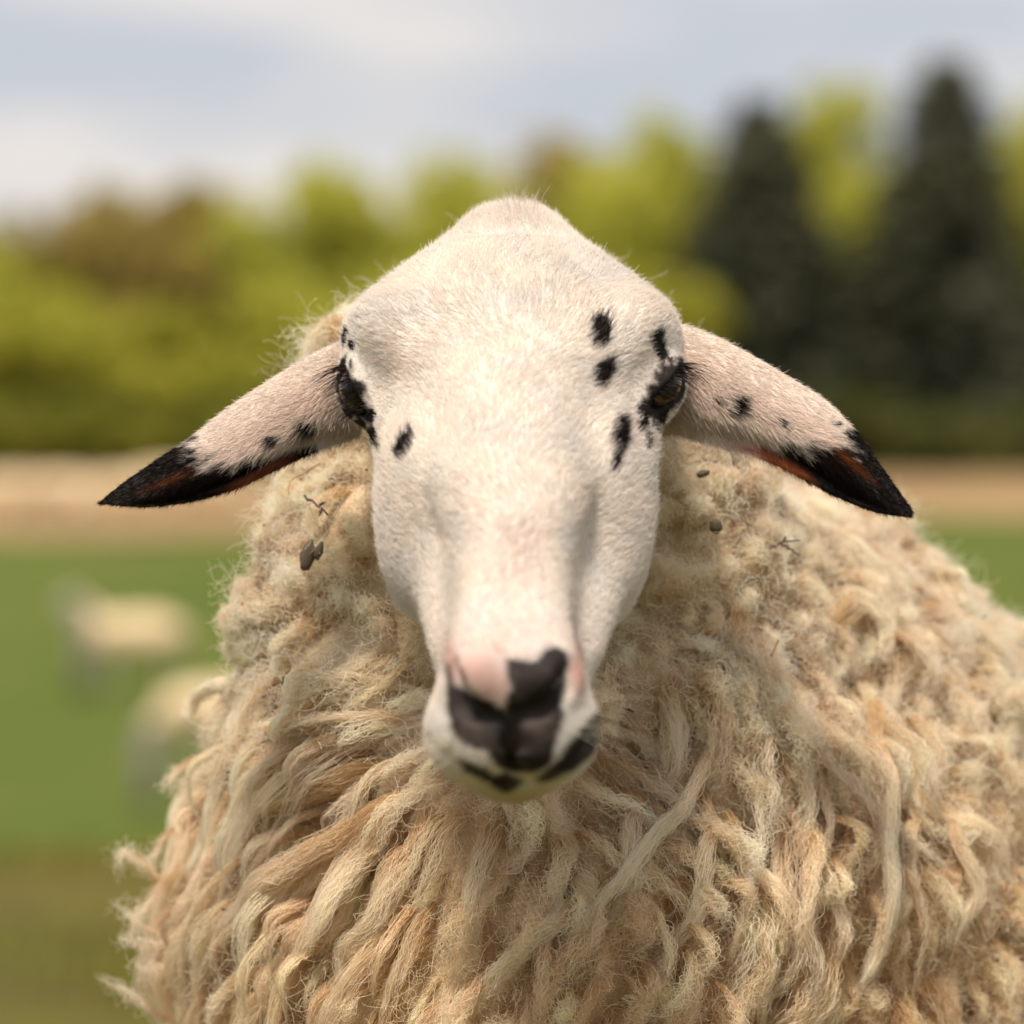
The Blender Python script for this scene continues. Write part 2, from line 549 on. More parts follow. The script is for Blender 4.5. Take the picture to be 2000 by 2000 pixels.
def fir_tree(name, label, x, y, h, w, n=15000):
    z0 = float(ground_z(np.array([x]), np.array([y]))[0]) - .05
    root = empty(name, (x, y, z0))
    parts = [tube([(0, 0, 0), (.05, 0, h * .5), (0, .03, h * .985)], [h * .022, h * .013, h * .002])]
    cs = []
    nl = 26
    for i in range(nl):
        t = (i + .5) / nl
        zc = h * (.07 + .91 * t)
        rad = w * .5 * (1 - t) ** .52 * RNG.uniform(.85, 1.12) + .06
        k = int(9 - 3 * t)
        a0 = RNG.uniform(0, 6.28)
        for j in range(k):
            an = a0 + j * 6.283 / k + RNG.uniform(-.25, .25)
            L = rad * RNG.uniform(.72, 1.1)
            tip = np.array([math.cos(an) * L, math.sin(an) * L, zc - L * .28])
            b = np.array([0, 0, zc + .02])
            if i % 2 == 0:
                parts.append(tube([b, (b + tip) / 2 + (0, 0, .06), tip], [.03 * (1 - t) + .008, .015, .004], 4))
            m = max(6, int(n / (nl * 7) * (.35 + 1.3 * (1 - t))))
            u = RNG.random(m)[:, None] ** .75
            pts = b + (tip - b) * u + RNG.normal(size=(m, 3)) * np.array([.13, .13, .09]) * (.35 + u)
            cs.append(pts)
    v, f = merge(parts)
    new_mesh('trunk', v, f, M_BARK, root)
    v, q = leaves(np.concatenate(cs), .17, .5)
    new_mesh('crown', v, q, LEAF['fir'], root, smooth=False)
    tag(root, label, 'tree')
    return root

def bg_x(px, y): return (px - 1000) * K * y
def bg_h(py, y):           # height of a tree on the ground at depth y whose top is seen at row py
    return CAM_H - (py - HORIZON) * K * y - float(ground_z(np.array([0.0]), np.array([y]))[0])

wood = [  # name, px, depth, top row, width px, kind, label
    ('broadleaf_tree', -60, 84, 420, 330, 'lime', 'yellow-green tree beyond the olive-brown tree, at the low end of the wood'),
    ('broadleaf_tree', 205, 86, 350, 330, 'olive', 'olive-brown tree with a domed crown beside the gap in the treeline'),
    ('broadleaf_tree', 390, 87, 352, 300, 'olive', 'olive-brown tree at the edge of the sky gap, next to the lime-green tree'),
    ('broadleaf_tree', 120, 80, 545, 300, 'gold', 'golden-green low tree in front of the domed olive-brown tree'),
    ('broadleaf_tree', 330, 79, 590, 250, 'gold', 'golden low tree standing over the dark hollow in the hedge'),
    ('broadleaf_tree', 640, 86, 300, 360, 'lime', 'bright lime-green tree just past the sky gap in the treeline'),
    ('broadleaf_tree', 870, 87, 285, 340, 'lime', 'lime-green tree behind the sheep head, tall with rounded top'),
    ('broadleaf_tree', 1080, 90, 245, 330, 'olive', 'hazy olive tree rising behind the sheep poll'),
    ('broadleaf_tree', 1290, 86, 215, 300, 'lime', 'lime-green tree next to the shorter dark fir'),
    ('broadleaf_tree', 1640, 90, 135, 330, 'lime', 'tall lime-green tree seen between the two dark firs'),
    ('broadleaf_tree', 2040, 88, 190, 300, 'lime', 'green tree on the far side of the taller dark fir'),
    ('broadleaf_tree', 1470, 91, 300, 330, 'deep', 'deep green tree standing behind the shorter dark fir'),
    ('broadleaf_tree', 1850, 92, 300, 330, 'deep', 'deep green tree standing behind the taller dark fir'),
    ('broadleaf_tree', 560, 80, 560, 330, 'gold', 'golden-green tree at the foot of the lime-green tree'),
    ('broadleaf_tree', 820, 80, 520, 340, 'lime', 'low lime-green tree in the front row behind the sheep forehead'),
    ('broadleaf_tree', 1200, 80, 500, 340, 'gold', 'low golden tree in the front row beside the shorter fir'),
]
for nm, px, d, py, wpx, kind, lab in wood:
    broad_tree(nm, lab, bg_x(px, d), d, bg_h(py, d), wpx * K * d * 1.18, kind)
hedge = [
    (30, 77.5, 760, 300, 'deep', 'dark green bush at the foot of the golden-green tree'),
    (240, 77.3, 770, 260, 'deep', 'deep green bush below the dark hollow in the hedge'),
    (420, 77.6, 760, 240, 'deep', 'deep green bush under the golden low tree'),
    (560, 77.4, 800, 260, 'deep', 'low deep green bush beside the sheep cheek'),
    (1440, 77.5, 790, 230, 'shade', 'dark bush at the foot of the shorter fir'),
    (1640, 77.7, 760, 230, 'shade', 'dark bush in the space between the two firs'),
    (1850, 77.4, 800, 260, 'shade', 'dark bush at the foot of the taller fir'),
    (2060, 77.6, 780, 260, 'shade', 'dark bush past the taller fir'),
]
for px, d, py, wpx, kind, lab in hedge:
    r = broad_tree('hedge_bush', lab, bg_x(px, d), d, bg_h(py, d), wpx * K * d * 1.2, kind, 2200)
    r['category'] = 'bush'
fir_tree('fir_tree', 'shorter dark fir tree rising beside the lime-green trees', bg_x(1480, 82), 82, bg_h(165, 82), 540 * K * 82)
fir_tree('fir_tree', 'taller dark fir tree with a pointed top', bg_x(1845, 83), 83, bg_h(95, 83), 560 * K * 83)

# the wood goes on beyond the frame on both sides as one leafy mass
def far_wood(side, mat, seed_h):
    cs = []
    x = 16.5
    while x < 75:
        h = 5.5 + 2.6 * RNG.random() + (1.0 if side > 0 else 0); w = h * RNG.uniform(.55, .8); y = RNG.uniform(83, 90)
        z0 = float(ground_z(np.array([side * x]), np.array([y]))[0])
        for _ in range(12):
            a, r = RNG.uniform(0, 6.28), w * .4 * math.sqrt(RNG.random())
            c = np.array([side * x + math.cos(a) * r, y + math.sin(a) * r, z0 + h * RNG.uniform(.14, .86)])
            d = norm(RNG.normal(size=(240, 3))); q = RNG.random(240)[:, None] ** .42
            cs.append(c + d * q * np.array([w * .26, w * .26, h * .17]))
        x += w * .62
    v, q = leaves(np.concatenate(cs), .21)
    o = new_mesh('wood', v, q, mat, smooth=False)
    tag(o, 'blurred green wood carrying on past the firs' if side > 0 else 'blurred green wood carrying on past the olive-brown trees', 'wood', None, 'stuff')
far_wood(-1, LEAF['gold'], 0)
far_wood(1, LEAF['lime'], 1)

# ------------------------------------------------------------------ the near sheep
sheep = empty('sheep', (0.06, 2.15, float(ground_z(np.array([0.06]), np.array([2.15]))[0])))
SHEEP_INV = -np.array(sheep.location)
tag(sheep, 'large cream sheep with black-tipped ears and spotted white face staring ahead', 'sheep')

def smooth01(a, b, x):
    t = np.clip((x - a) / (b - a), 0, 1); return t * t * (3 - 2 * t)

def lut(keys, vals, smooth=4):
    o = np.argsort(keys)
    z = np.linspace(min(keys), max(keys), 240)
    v = np.interp(z, np.array(keys)[o], np.array(vals)[o])
    k = np.hanning(2 * smooth * 2 + 3)[1:-1]
    v = np.convolve(np.pad(v, len(k) // 2, 'reflect', reflect_type='odd'), k / k.sum(), 'valid')
    return z, v

# rows of the face, top to chin: photo row, depth of the front midline, half width in photo px, depth to full width
A_ROWS = [(455, 1.616, 60, .03), (490, 1.600, 120, .036), (560, 1.577, 190, .045), (640, 1.556, 215, .046),
          (760, 1.528, 200, .042), (900, 1.498, 160, .038), (1050, 1.467, 136, .034), (1110, 1.454, 138, .033), (1170, 1.442, 146, .033),
          (1280, 1.420, 148, .032), (1340, 1.410, 150, .032), (1420, 1.412, 157, .033), (1480, 1.420, 142, .030),
          (1530, 1.430, 106, .024), (1562, 1.442, 64, .016), (1578, 1.452, 16, .01)]
B_ROWS = [(406, 1.668, 36, .02), (412, 1.662, 70, .025), (426, 1.652, 94, .03), (450, 1.642, 120, .033), (481, 1.632, 164, .035), (507, 1.624, 202, .037), (533, 1.616, 240, .038), (560, 1.608, 276, .040), (585, 1.601, 300, .040),
          (621, 1.595, 316, .040), (670, 1.585, 314, .040), (730, 1.572, 308, .040), (787, 1.563, 300, .040), (830, 1.556, 290, .040),
          (932, 1.538, 252, .042), (1035, 1.523, 236, .042), (1128, 1.507, 216, .040), (1222, 1.487, 184, .036),
          (1284, 1.475, 158, .030), (1350, 1.468, 110, .025), (1420, 1.465, 50, .02), (1450, 1.465, 5, .015)]
BACK = [(393, 1.76), (700, 1.76), (900, 1.74), (1050, 1.66), (1128, 1.61), (1222, 1.565), (1284, 1.54), (1400, 1.505), (1500, 1.482), (1576, 1.465)]
def rows(R, back=False):
    zs = [P(1000, r[0], r[1])[2] for r in R]
    f = lut(zs, [r[1] for r in R])
    if back: return (f,)
    return f, lut(zs, [r[2] * K * (r[1] + r[3] * .7) for r in R], 2), lut(zs, [r[3] for r in R])
LA, LB, LK = rows(A_ROWS), rows(B_ROWS), rows(BACK, True)

def mass(p, L, n):
    z = p[..., 2]
    f = np.interp(z, *L[0]); W = np.maximum(np.interp(z, *L[1], left=.0005, right=.0005), .0005); D = np.interp(z, *L[2])
    d = p[..., 1] - f
    r = ((np.abs(p[..., 0]) / W) ** n + (np.maximum(0, D - d) / D) ** n) ** (1 / n) - 1
    r = r * np.minimum(W, D)
    r = np.maximum(r, z - L[0][0][-1]); r = np.maximum(r, L[0][0][0] - z)
    return r

def mirror(p):
    q = p.copy(); q[..., 0] = np.abs(q[..., 0]); return q

def head_base(p):
    pb = p.copy(); pb[..., 0] -= .0035 * np.clip((P(0, 780, 1.56)[2] - p[..., 2]) / .03, 0, 1)
    F = smin(mass(p, LA, 2.3), mass(pb, LB, 2.2), .014)
    F = smax(F, p[..., 1] - np.interp(p[..., 2], *LK[0]), .03)
    m = mirror(p)
    F = smin(F, ell(m, P(1238, 658, 1.602), (.018, .024, .020)), .018)          # brow over the eye
    F = smax(F, -ell(m, P(1140, 545, 1.547), (.020, .026, .020)), .03)          # shallow dips either side of the forehead crest
    F = smax(F, -ell(m, P(1218, 742, 1.526), (.0185, .029, .030)), .022)          # hollow inside the brow
    F = smax(F, -ell(m, P(1188, 1010, 1.464), (.010, .019, .05)), .032)         # cheek hollow beside the nose bridge
    F = smin(F, ell(m, P(1186, 1000, 1.56), (.015, .03, .042)), .02)            # cheek muscle
    F = smin(F, ell(m, P(1078, 1440, 1.437), (.0165, .02, .016)), .014)          # lip pads
    F = smin(F, ell(m, P(1052, 1448, 1.4235), (.0095, .012, .0125)), .006)      # upper lip halves
    F = smin(F, ell(m, P(1068, 1318, 1.4215), (.0112, .0135, .0100)), .010)      # nostril wings
    return F

def cast(fn, px, py, y0=1.36, y1=1.8, n=900):
    Y = np.linspace(y0, y1, n)
    q = np.stack([(px - 1000) * K * Y, Y, CAM_H - (py - HORIZON) * K * Y], -1)
    f = fn(q)
    i = np.argmax(f < 0) if (f < 0).any() else int(np.argmin(f))
    return q[i]

def grad(fn, p, e=.002):
    g = []
    for a in range(3):
        d = np.zeros(3); d[a] = e
        g.append(fn(p + d) - fn(p - d))
    return norm(np.stack(g, -1))

eyes = []
for px, py, ax2 in ((697, 764, (0.62, -0.78)), (1296, 756, (-0.80, -0.60))):
    h = cast(head_base, px, py)
    n = grad(head_base, h[None])[0]
    n = norm(n + np.array([0, -.66, .0]))
    a = np.array([ax2[0], 0, ax2[1]]); a = norm(a - n * (a @ n)); b = np.cross(n, a)
    eyes.append((h, n, a, b))
EYE_OPEN = (.0064, .0044)

NOSTRIL = [[(876, 1296, .0040), (881, 1338, .0062), (902, 1372, .0050), (940, 1396, .0034), (990, 1404, .0028)],
           [(1120, 1292, .0040), (1112, 1332, .0056), (1088, 1362, .0042), (1052, 1388, .0034), (1010, 1404, .0028)]]
MOUTH = [(838, 1446, .0006), (872, 1478, .0009), (905, 1502, .0012), (950, 1524, .0014), (1000, 1534, .0015), (1055, 1518, .0014), (1110, 1486, .0012), (1150, 1452, .0010), (1174, 1425, .0006)]
PHIL = [(1000, 1400, .0030), (1000, 1450, .0026), (1000, 1512, .0028)]

def head_detail(p):
    F = head_base(p)
    for (h, n, a, b), eo in zip(eyes, EYE_OPEN):
        F = smin(F, np.linalg.norm(p - (h - n * .0085), axis=-1) - .0150, .008)
        q = p - (h + n * .004)
        R = np.stack([a, b, n], 1)
        F = smax(F, -ell(p, h + n * .003, (.0118, eo, .012), R), .0022)
        lid = ell(p, h + b * np.sign((b)[2]) * (eo + .0018) + n * .0035, (.0120, .0024, .0050), R)   # heavy upper lid
        F = smin(F, lid, .004)
    for path, dep in ([(c, .0) for c in NOSTRIL] + [(MOUTH, 0), (PHIL, 0)]):
        pts = [cast(head_base, x, y) for x, y, r in path]
        for i in range(len(pts) - 1):
            lo = np.minimum(pts[i], pts[i + 1]) - .015; hi = np.maximum(pts[i], pts[i + 1]) + .015
            m = np.all((p > lo) & (p < hi), -1)
            if m.any():
                F[m] = smax(F[m], -cone(p[m], pts[i], pts[i + 1], path[i][2], path[i + 1][2]), .003)
    return F

HL, HH = np.array([-.095, 1.39, .725]), np.array([.095, 1.80, 1.005])
G = grid(HL, HH, .0017)
hv, hq = surface_nets(head_detail(G), HL, .0017)
del G
head_n = vert_normals(hv, hq)

# ears: leaf-shaped cupped shells through outlines of their upper and lower edges
EAR_L = dict(top=[(700, 672), (655, 668), (560, 722), (440, 800), (372, 858), (300, 902), (232, 950), (199, 978)],
             bot=[(700, 850), (672, 862), (610, 884), (540, 918), (480, 948), (390, 978), (290, 992), (200, 984)],
             y=[1.655, 1.645, 1.632, 1.622, 1.617, 1.612, 1.608, 1.606])
EAR_R = dict(top=[(1290, 640), (1335, 632), (1420, 668), (1520, 725), (1615, 782), (1668, 838), (1728, 920), (1783, 998)],
             bot=[(1290, 850), (1325, 848), (1400, 872), (1480, 892), (1550, 925), (1630, 970), (1710, 1002), (1776, 1010)],
             y=[1.655, 1.645, 1.632, 1.624, 1.618, 1.612, 1.608, 1.606])
def resample(pts, n):
    pts = np.asarray(pts, float); m = len(pts)
    t = np.linspace(0, m - 1, n)
    r = np.stack([np.interp(t, np.arange(m), pts[:, a]) for a in range(pts.shape[1])], 1)
    for _ in range(4):
        r[1:-1] = r[1:-1] * .5 + (r[:-2] + r[2:]) * .25
    return r
NT, NS = 44, 18
def ear(E, sgn):
    T, B = resample(E['top'], NT), resample(E['bot'], NT)
    Y = resample(np.array(E['y'])[:, None], NT)[:, 0]
    t = np.linspace(0, 1, NT)
    front = np.zeros((NT, NS, 3)); back = np.zeros((NT, NS, 3))
    for i in range(NT):
        a, b = P(*T[i], Y[i] + .006), P(*B[i], Y[i] - .002)
        w = np.linalg.norm(b - a)
        for j in range(NS):
            s = j / (NS - 1)
            base = a + (b - a) * s
            bulge = math.sin(math.pi * min(1, s * .92 + .04)) ** .8 * w * (.34 - .12 * t[i])
            lip = -.006 * math.exp(-((s - .86) / .09) ** 2) * math.sin(math.pi * min(1, t[i] * 1.1))   # fold line above lower rim
            front[i, j] = base + np.array([0, -bulge - lip, .0])
            thick = .0035 + .010 * (1 - t[i]) ** 2
            back[i, j] = base + np.array([0, -bulge * .82 + thick * math.sin(math.pi * s) + .0006, 0])
    v = np.concatenate([front.reshape(-1, 3), back.reshape(-1, 3)])
    q = []
    o = NT * NS
    for i in range(NT - 1):
        for j in range(NS - 1):
            k = i * NS + j
            f1 = (k, k + NS, k + NS + 1, k + 1)
            q.append(f1 if sgn < 0 else f1[::-1])
            f2 = tuple(o + z for z in f1)
            q.append(f2[::-1] if sgn < 0 else f2)
        for j in (0, NS - 1):
            k = i * NS + j
            f = (k, k + NS, o + k + NS, o + k)
            q.append(f if (j == 0) == (sgn > 0) else f[::-1])
    for j in range(NS - 1):
        for i in (0, NT - 1):
            k = i * NS + j
            f = (k, k + 1, o + k + 1, o + k)
            q.append(f if (i == 0) == (sgn < 0) else f[::-1])
    uv = np.stack(np.meshgrid(t, np.linspace(0, 1, NS), indexing='ij'), -1).reshape(-1, 2)
    return v, np.array(q), np.concatenate([uv, uv])
evL, eqL, uvL = ear(EAR_L, -1)
evR, eqR, uvR = ear(EAR_R, 1)

# ---- markings: patches anchored on the face and ears
def in_poly(x, y, poly):
    c = np.zeros(x.shape, bool)
    n = len(poly)
    for i in range(n):
        x1, y1 = poly[i]; x2, y2 = poly[(i + 1) % n]
        m = ((y1 > y) != (y2 > y)) & (x < (x2 - x1) * (y - y1) / (y2 - y1 + 1e-12) + x1)
        c ^= m
    return c

SPOTS = [(1171, 640, 20, 36, .15), (1177, 718, 16, 32, .35), (1289, 672, 14, 36, -.2), (1211, 845, 17, 40, .2), (1203, 890, 9, 22, .1),
         (1256, 812, 11, 28, .1), (1264, 850, 6, 16, 0), (1282, 800, 15, 28, .1), (1294, 800, 10, 24, 0),
         (790, 861, 12, 27, .3), (729, 848, 11, 24, -.25), (702, 824, 15, 18, .2), (675, 648, 5, 16, .2), (687, 666, 7, 8, 0), (686, 704, 5, 10, 0),
         (690, 792, 20, 22, .5), (722, 806, 10, 14, .4), (1262, 790, 16, 20, 0)]
SPOT3 = [(cast(head_base, a, b + 8), c * K * 1.55 * 1.15, d * K * 1.55 * 1.15, e) for a, b, c, d, e in SPOTS]
YN = 1.415
def poly3(pl): return [((a - 1000) * K * YN, CAM_H - (b - HORIZON) * K * YN) for a, b in pl]
NOSE = [poly3(x) for x in (
    [(985, 1300), (995, 1285), (1020, 1289), (1045, 1290), (1062, 1270), (1085, 1261), (1108, 1274), (1114, 1300), (1104, 1325), (1080, 1352), (1040, 1385), (1000, 1402), (980, 1390), (1000, 1345), (990, 1322)],
    [(868, 1300), (880, 1296), (886, 1340), (920, 1353), (950, 1363), (985, 1385), (1010, 1390), (1045, 1366), (1085, 1335), (1108, 1322), (1102, 1352), (1104, 1400), (1087, 1450), (1072, 1500), (1040, 1512), (1000, 1514), (975, 1504), (950, 1470), (910, 1458), (880, 1432), (872, 1390)],
    [(1176, 1394), (1196, 1425), (1166, 1474), (1122, 1512), (1066, 1536), (1040, 1532), (1062, 1508), (1090, 1480), (1120, 1442), (1150, 1408)],
    [(896, 1484), (930, 1492), (962, 1512), (975, 1534), (948, 1536), (905, 1514)],
    [(944, 1524), (960, 1546), (985, 1562), (1008, 1554), (1028, 1530), (985, 1512)])]
PINK = [(930, 1308, 62, 42, .9), (965, 1345, 36, 34, .8), (1128, 1318, 20, 48, .9), (880, 1300, 14, 34, .9), (1000, 1080, 75, 95, .30), (1000, 1240, 120, 50, .25), (1290, 700, 40, 60, .15), (745, 700, 45, 60, .15)]

WHITE = np.array([.78, .72, .66])
DARK = np.array([.016, .0115, .010])
def head_color(p, jit=0.0):
    n1 = fbm(p, 70, 3); n2 = vnoise(p, 420, 4)
    c = WHITE * (1 + .03 * n1[:, None] + .035 * fbm(p, 24, 33)[:, None]) + np.array([.014, -.004, -.022]) * n1[:, None]
    # warm staining on the chin and along the brow
    _, zc = None, p[:, 2]
    chin = np.clip((P(0, 1525, 1.44)[2] - zc) / .008, 0, 1)[:, None]
    c = c * (1 - chin) + np.array([.66, .565, .40]) * chin
    for px, py, rx, ry, s in PINK:
        q = P(px, py, YN if py > 1250 else 1.47 if py > 1000 else 1.55)
        w = np.exp(-(((p[:, 0] - q[0]) / (rx * K * 1.45)) ** 2 + ((p[:, 2] - q[2]) / (ry * K * 1.45)) ** 2) ** 1.4) * s
        w = (w * (p[:, 1] < 1.62))[:, None]
        c = c * (1 - w) + np.array([.50, .30, .255]) * w
    dark = np.zeros(len(p))
    e = .28 * n2 + .35 * vnoise(p, 150, 8)
    for si, (q, rx, ry, an) in enumerate(SPOT3):
        es = e * (.5 + 1.5 * ((si * 37) % 11) / 10) + .5 * max(0, ((si * 53) % 7) / 6 - .5) * np.clip(vnoise(p, 330, 70 + si), 0, 1)
        dx, dz = p[:, 0] - q[0], p[:, 2] - q[2]
        ca, sa = math.cos(an), math.sin(an)
        u, v = (dx * ca - dz * sa) / rx, (dx * sa + dz * ca) / ry
        r = np.sqrt(u * u + v * v) + es
        dark = np.maximum(dark, np.clip((1.08 - r) / .25, 0, 1) * (np.abs(p[:, 1] - q[1]) < .05))
    for h, n, a, b in eyes:                                                     # dark rims of the eyes
        d = p - h - b * np.sign(b[2]) * .0012
        r = np.sqrt(((d @ a) / .0165) ** 2 + ((d @ b) / .0104) ** 2 + ((d @ n) / .024) ** 2) + e * .5
        dark = np.maximum(dark, np.clip((1.05 - r) / .2, 0, 1))
    jx = p[:, 0] + .0007 * vnoise(p, 200, 21); jz = p[:, 2] + .0007 * vnoise(p, 200, 22)
    front = p[:, 1] < 1.475
    for pl in NOSE:
        acc = 0
        for k in range(6):
            acc = acc + in_poly(jx + .0010 * math.cos(k * 1.047), jz + .0010 * math.sin(k * 1.047), pl)
        dark = np.maximum(dark, acc / 6 * front)
    dk = DARK * (1.0 + .9 * np.clip(fbm(p, 160, 12), 0, 1))[:, None] + np.array([.062, .046, .040]) * (np.clip(.25 + .9 * fbm(p, 95, 5), 0, 1) * front * smooth01(P(0, 1372, 1.41)[2], P(0, 1420, 1.41)[2], p[:, 2]))[:, None]
    return c * (1 - dark[:, None]) + dk * dark[:, None], dark

EARSPOT = {-1: [(534, 856, 13, 9), (596, 829, 15, 11), (612, 826, 8, 12)], 1: [(1444, 786, 17, 22), (1401, 775, 6, 8), (1527, 822, 8, 9), (1638, 826, 8, 6), (1430, 800, 8, 8)]}
def ear_color(p, uv, sgn, back):
    t, s = uv[:, 0], uv[:, 1]
    c = WHITE * np.array([1.0, .97, .95]) * (1 + .04 * fbm(p, 80, 7)[:, None])
    pk = np.clip(1.1 - np.abs(s - .48) * 2.4, 0, 1)[:, None] * .26
    c = c * (1 - pk) + np.array([.72, .52, .46]) * pk
    n = .05 * vnoise(p, 500, 4) + .04 * vnoise(p, 150, 14)
    if sgn < 0:
        edge = .56 - .34 * np.clip((s - .52) / .42, 0, 1) ** 1.3
    else:
        edge = .68 - .27 * np.clip((s - .35) / .5, 0, 1)
    dk = np.clip((t - edge + n) / .05, 0, 1)
    # orange backlight glow painted into the black tip; orange inner skin along lower fold
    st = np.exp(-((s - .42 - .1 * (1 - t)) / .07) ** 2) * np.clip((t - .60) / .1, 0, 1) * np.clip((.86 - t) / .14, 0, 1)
    glowc = np.array([.30, .085, .02])
    for px, py, rx, ry in EARSPOT[sgn]:
        q = P(px, py, 1.60)
        r = np.sqrt(((p[:, 0] - q[0]) / (rx * K * 1.6)) ** 2 + ((p[:, 2] - q[2]) / (ry * K * 1.6)) ** 2) + 3 * n
        dk = np.maximum(dk, np.clip((1.1 - r) / .3, 0, 1))
    bl = DARK * .75
    c = c * (1 - dk[:, None]) + bl * dk[:, None]
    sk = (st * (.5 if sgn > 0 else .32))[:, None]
    c = c * (1 - sk) + glowc * sk
    lo = (np.exp(-((s - .93) / .06) ** 2) * np.clip((t - .30) / .1, 0, 1) * np.clip((.66 - t) / .1, 0, 1))[:, None] * (.75 if sgn > 0 else .4)
    c = c * (1 - lo) + np.array([.50, .14, .05]) * lo
    return c

# ---- fleece volume
def fleece_sdf(p):
    d = cone(p, P(1000, 800, 1.79), (0.0, 1.84, .66), .066, .138)
    d = smin(d, ell(p, (0.004, 1.835, .585), (.152, .215, .265)), .06)
    d = smin(d, ell(p, (.09, 1.935, .60), (.205, .245, .258)), .06)
    d = smin(d, cone(p, (.08, 2.15, .60), (.15, 2.70, .59), .228, .222), .08)
    d = smin(d, ell(p, P(1250, 1080, 1.77), (.065, .06, .08)), .05)
    d = smin(d, cone(p, P(682, 690, 1.715), P(800, 860, 1.77), .012, .035), .03)
    d = smin(d, ell(p, P(730, 1130, 1.74), (.040, .05, .075)), .05)
    d = smin(d, ell(p, (.180, 1.94, .755), (.062, .12, .085)), .05)
    return d
def fleece_disp(p):
    return .012 * fbm(p, 13, 39, 2) + .009 * fbm(p, 26, 40, 3) + .006 * (1 - 2 * np.abs(vnoise(p * np.array([1, 1, .55]), 48, 44)))
FLn, FHn = np.array([-.30, 1.55, .22]), np.array([.58, 3.08, 1.06])
hF = .010
G = grid(FLn, FHn, hF)
fv, fq = surface_nets(fleece_sdf(G), FLn, hF)
del G
fn = vert_normals(fv, fq)
fv_d = fv + fn * (fleece_disp(fv) - .004)[:, None]


WOOL_TIP = np.array([.99, .895, .755]); WOOL_OCH = np.array([.975, .765, .515]); WOOL_GREY = np.array([.94, .845, .71]); WOOL_DIRT = np.array([.46, .34, .22])
def wool_color(p, seed=0):
    a = fbm(p, 9, 60)[..., None]; b = fbm(p, 30, 61)[..., None]; d = fbm(p, 55, 62)[..., None]
    zz = p[..., 2:3]
    low = .8 * smooth01(.80, .62, zz)
    c = WOOL_TIP * (1 - .55 * low) + WOOL_OCH * (.55 * low)
    w = np.clip(.35 + .6 * b, 0, .8) * (.2 + .6 * low)
    c = c * (1 - w) + WOOL_OCH * w
    g = np.clip(a * .4, 0, .22)
    c = c * (1 - g) + WOOL_GREY * g
    dd = np.clip((d - .42) * 1.3, 0, .5)
    return c * (1 - dd) + WOOL_DIRT * dd

# ---- torso and legs (bare skin under the fleece), joined with head and ears into one body
def leg(p, x, y, hind):
    k = (.03 if hind else -.008)
    top = np.array([x, y, .45]); knee = np.array([x, y - (.035 if hind else .0) , .27]); hock = np.array([x, y + k, .20]); pas = np.array([x, y + k * .6, .075]); hoof = np.array([x, y + k * .6 - .025, .03])
    d = cone(p, top, knee, .055, .034)
    d = smin(d, cone(p, knee, hock, .033, .026), .02)
    d = smin(d, cone(p, hock, pas, .024, .019), .015)
    d = smin(d, cone(p, pas, hoof, .021, .029), .015)
    return d
LEGS = [(-.075, 1.90, False), (.115, 1.93, False), (.06, 2.72, True), (.24, 2.69, True)]
def torso_sdf(p):
    d = fleece_sdf(p) + .045
    for x, y, hd in LEGS:
        d = smin(d, leg(p, x, y, hd), .03)
    d = smin(d, cone(p, (.165, 2.90, .66), (.18, 2.955, .36), .03, .018), .03)
    return np.maximum(d, .016 - p[..., 2])
TL, TH = np.array([-.28, 1.60, .0]), np.array([.54, 3.06, 1.02])
G = grid(TL, TH, .0125)
tv, tq = surface_nets(torso_sdf(G), TL, .0125)
del G
tcol = np.tile(WHITE * .8, (len(tv), 1)); tcol[tv[:, 2] < .06] = (.05, .04, .035)

hcol, hdark = head_color(hv); hcol = hcol * .82
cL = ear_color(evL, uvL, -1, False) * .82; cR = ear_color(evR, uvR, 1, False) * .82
BV = np.concatenate([hv, evL, evR, tv]) + SHEEP_INV
o1, o2, o3 = len(hv), len(hv) + len(evL), len(hv) + len(evL) + len(evR)
BQ = np.concatenate([hq, eqL + o1, eqR + o2, tq + o3])
M_SKIN = mat_vcol('sheep_skin', .7, (700, .25, .0006), noise_amt=.08, noise_scale=220)
body = new_mesh('body', BV, BQ, M_SKIN, sheep, True, np.concatenate([hcol, cL, cR, tcol]))

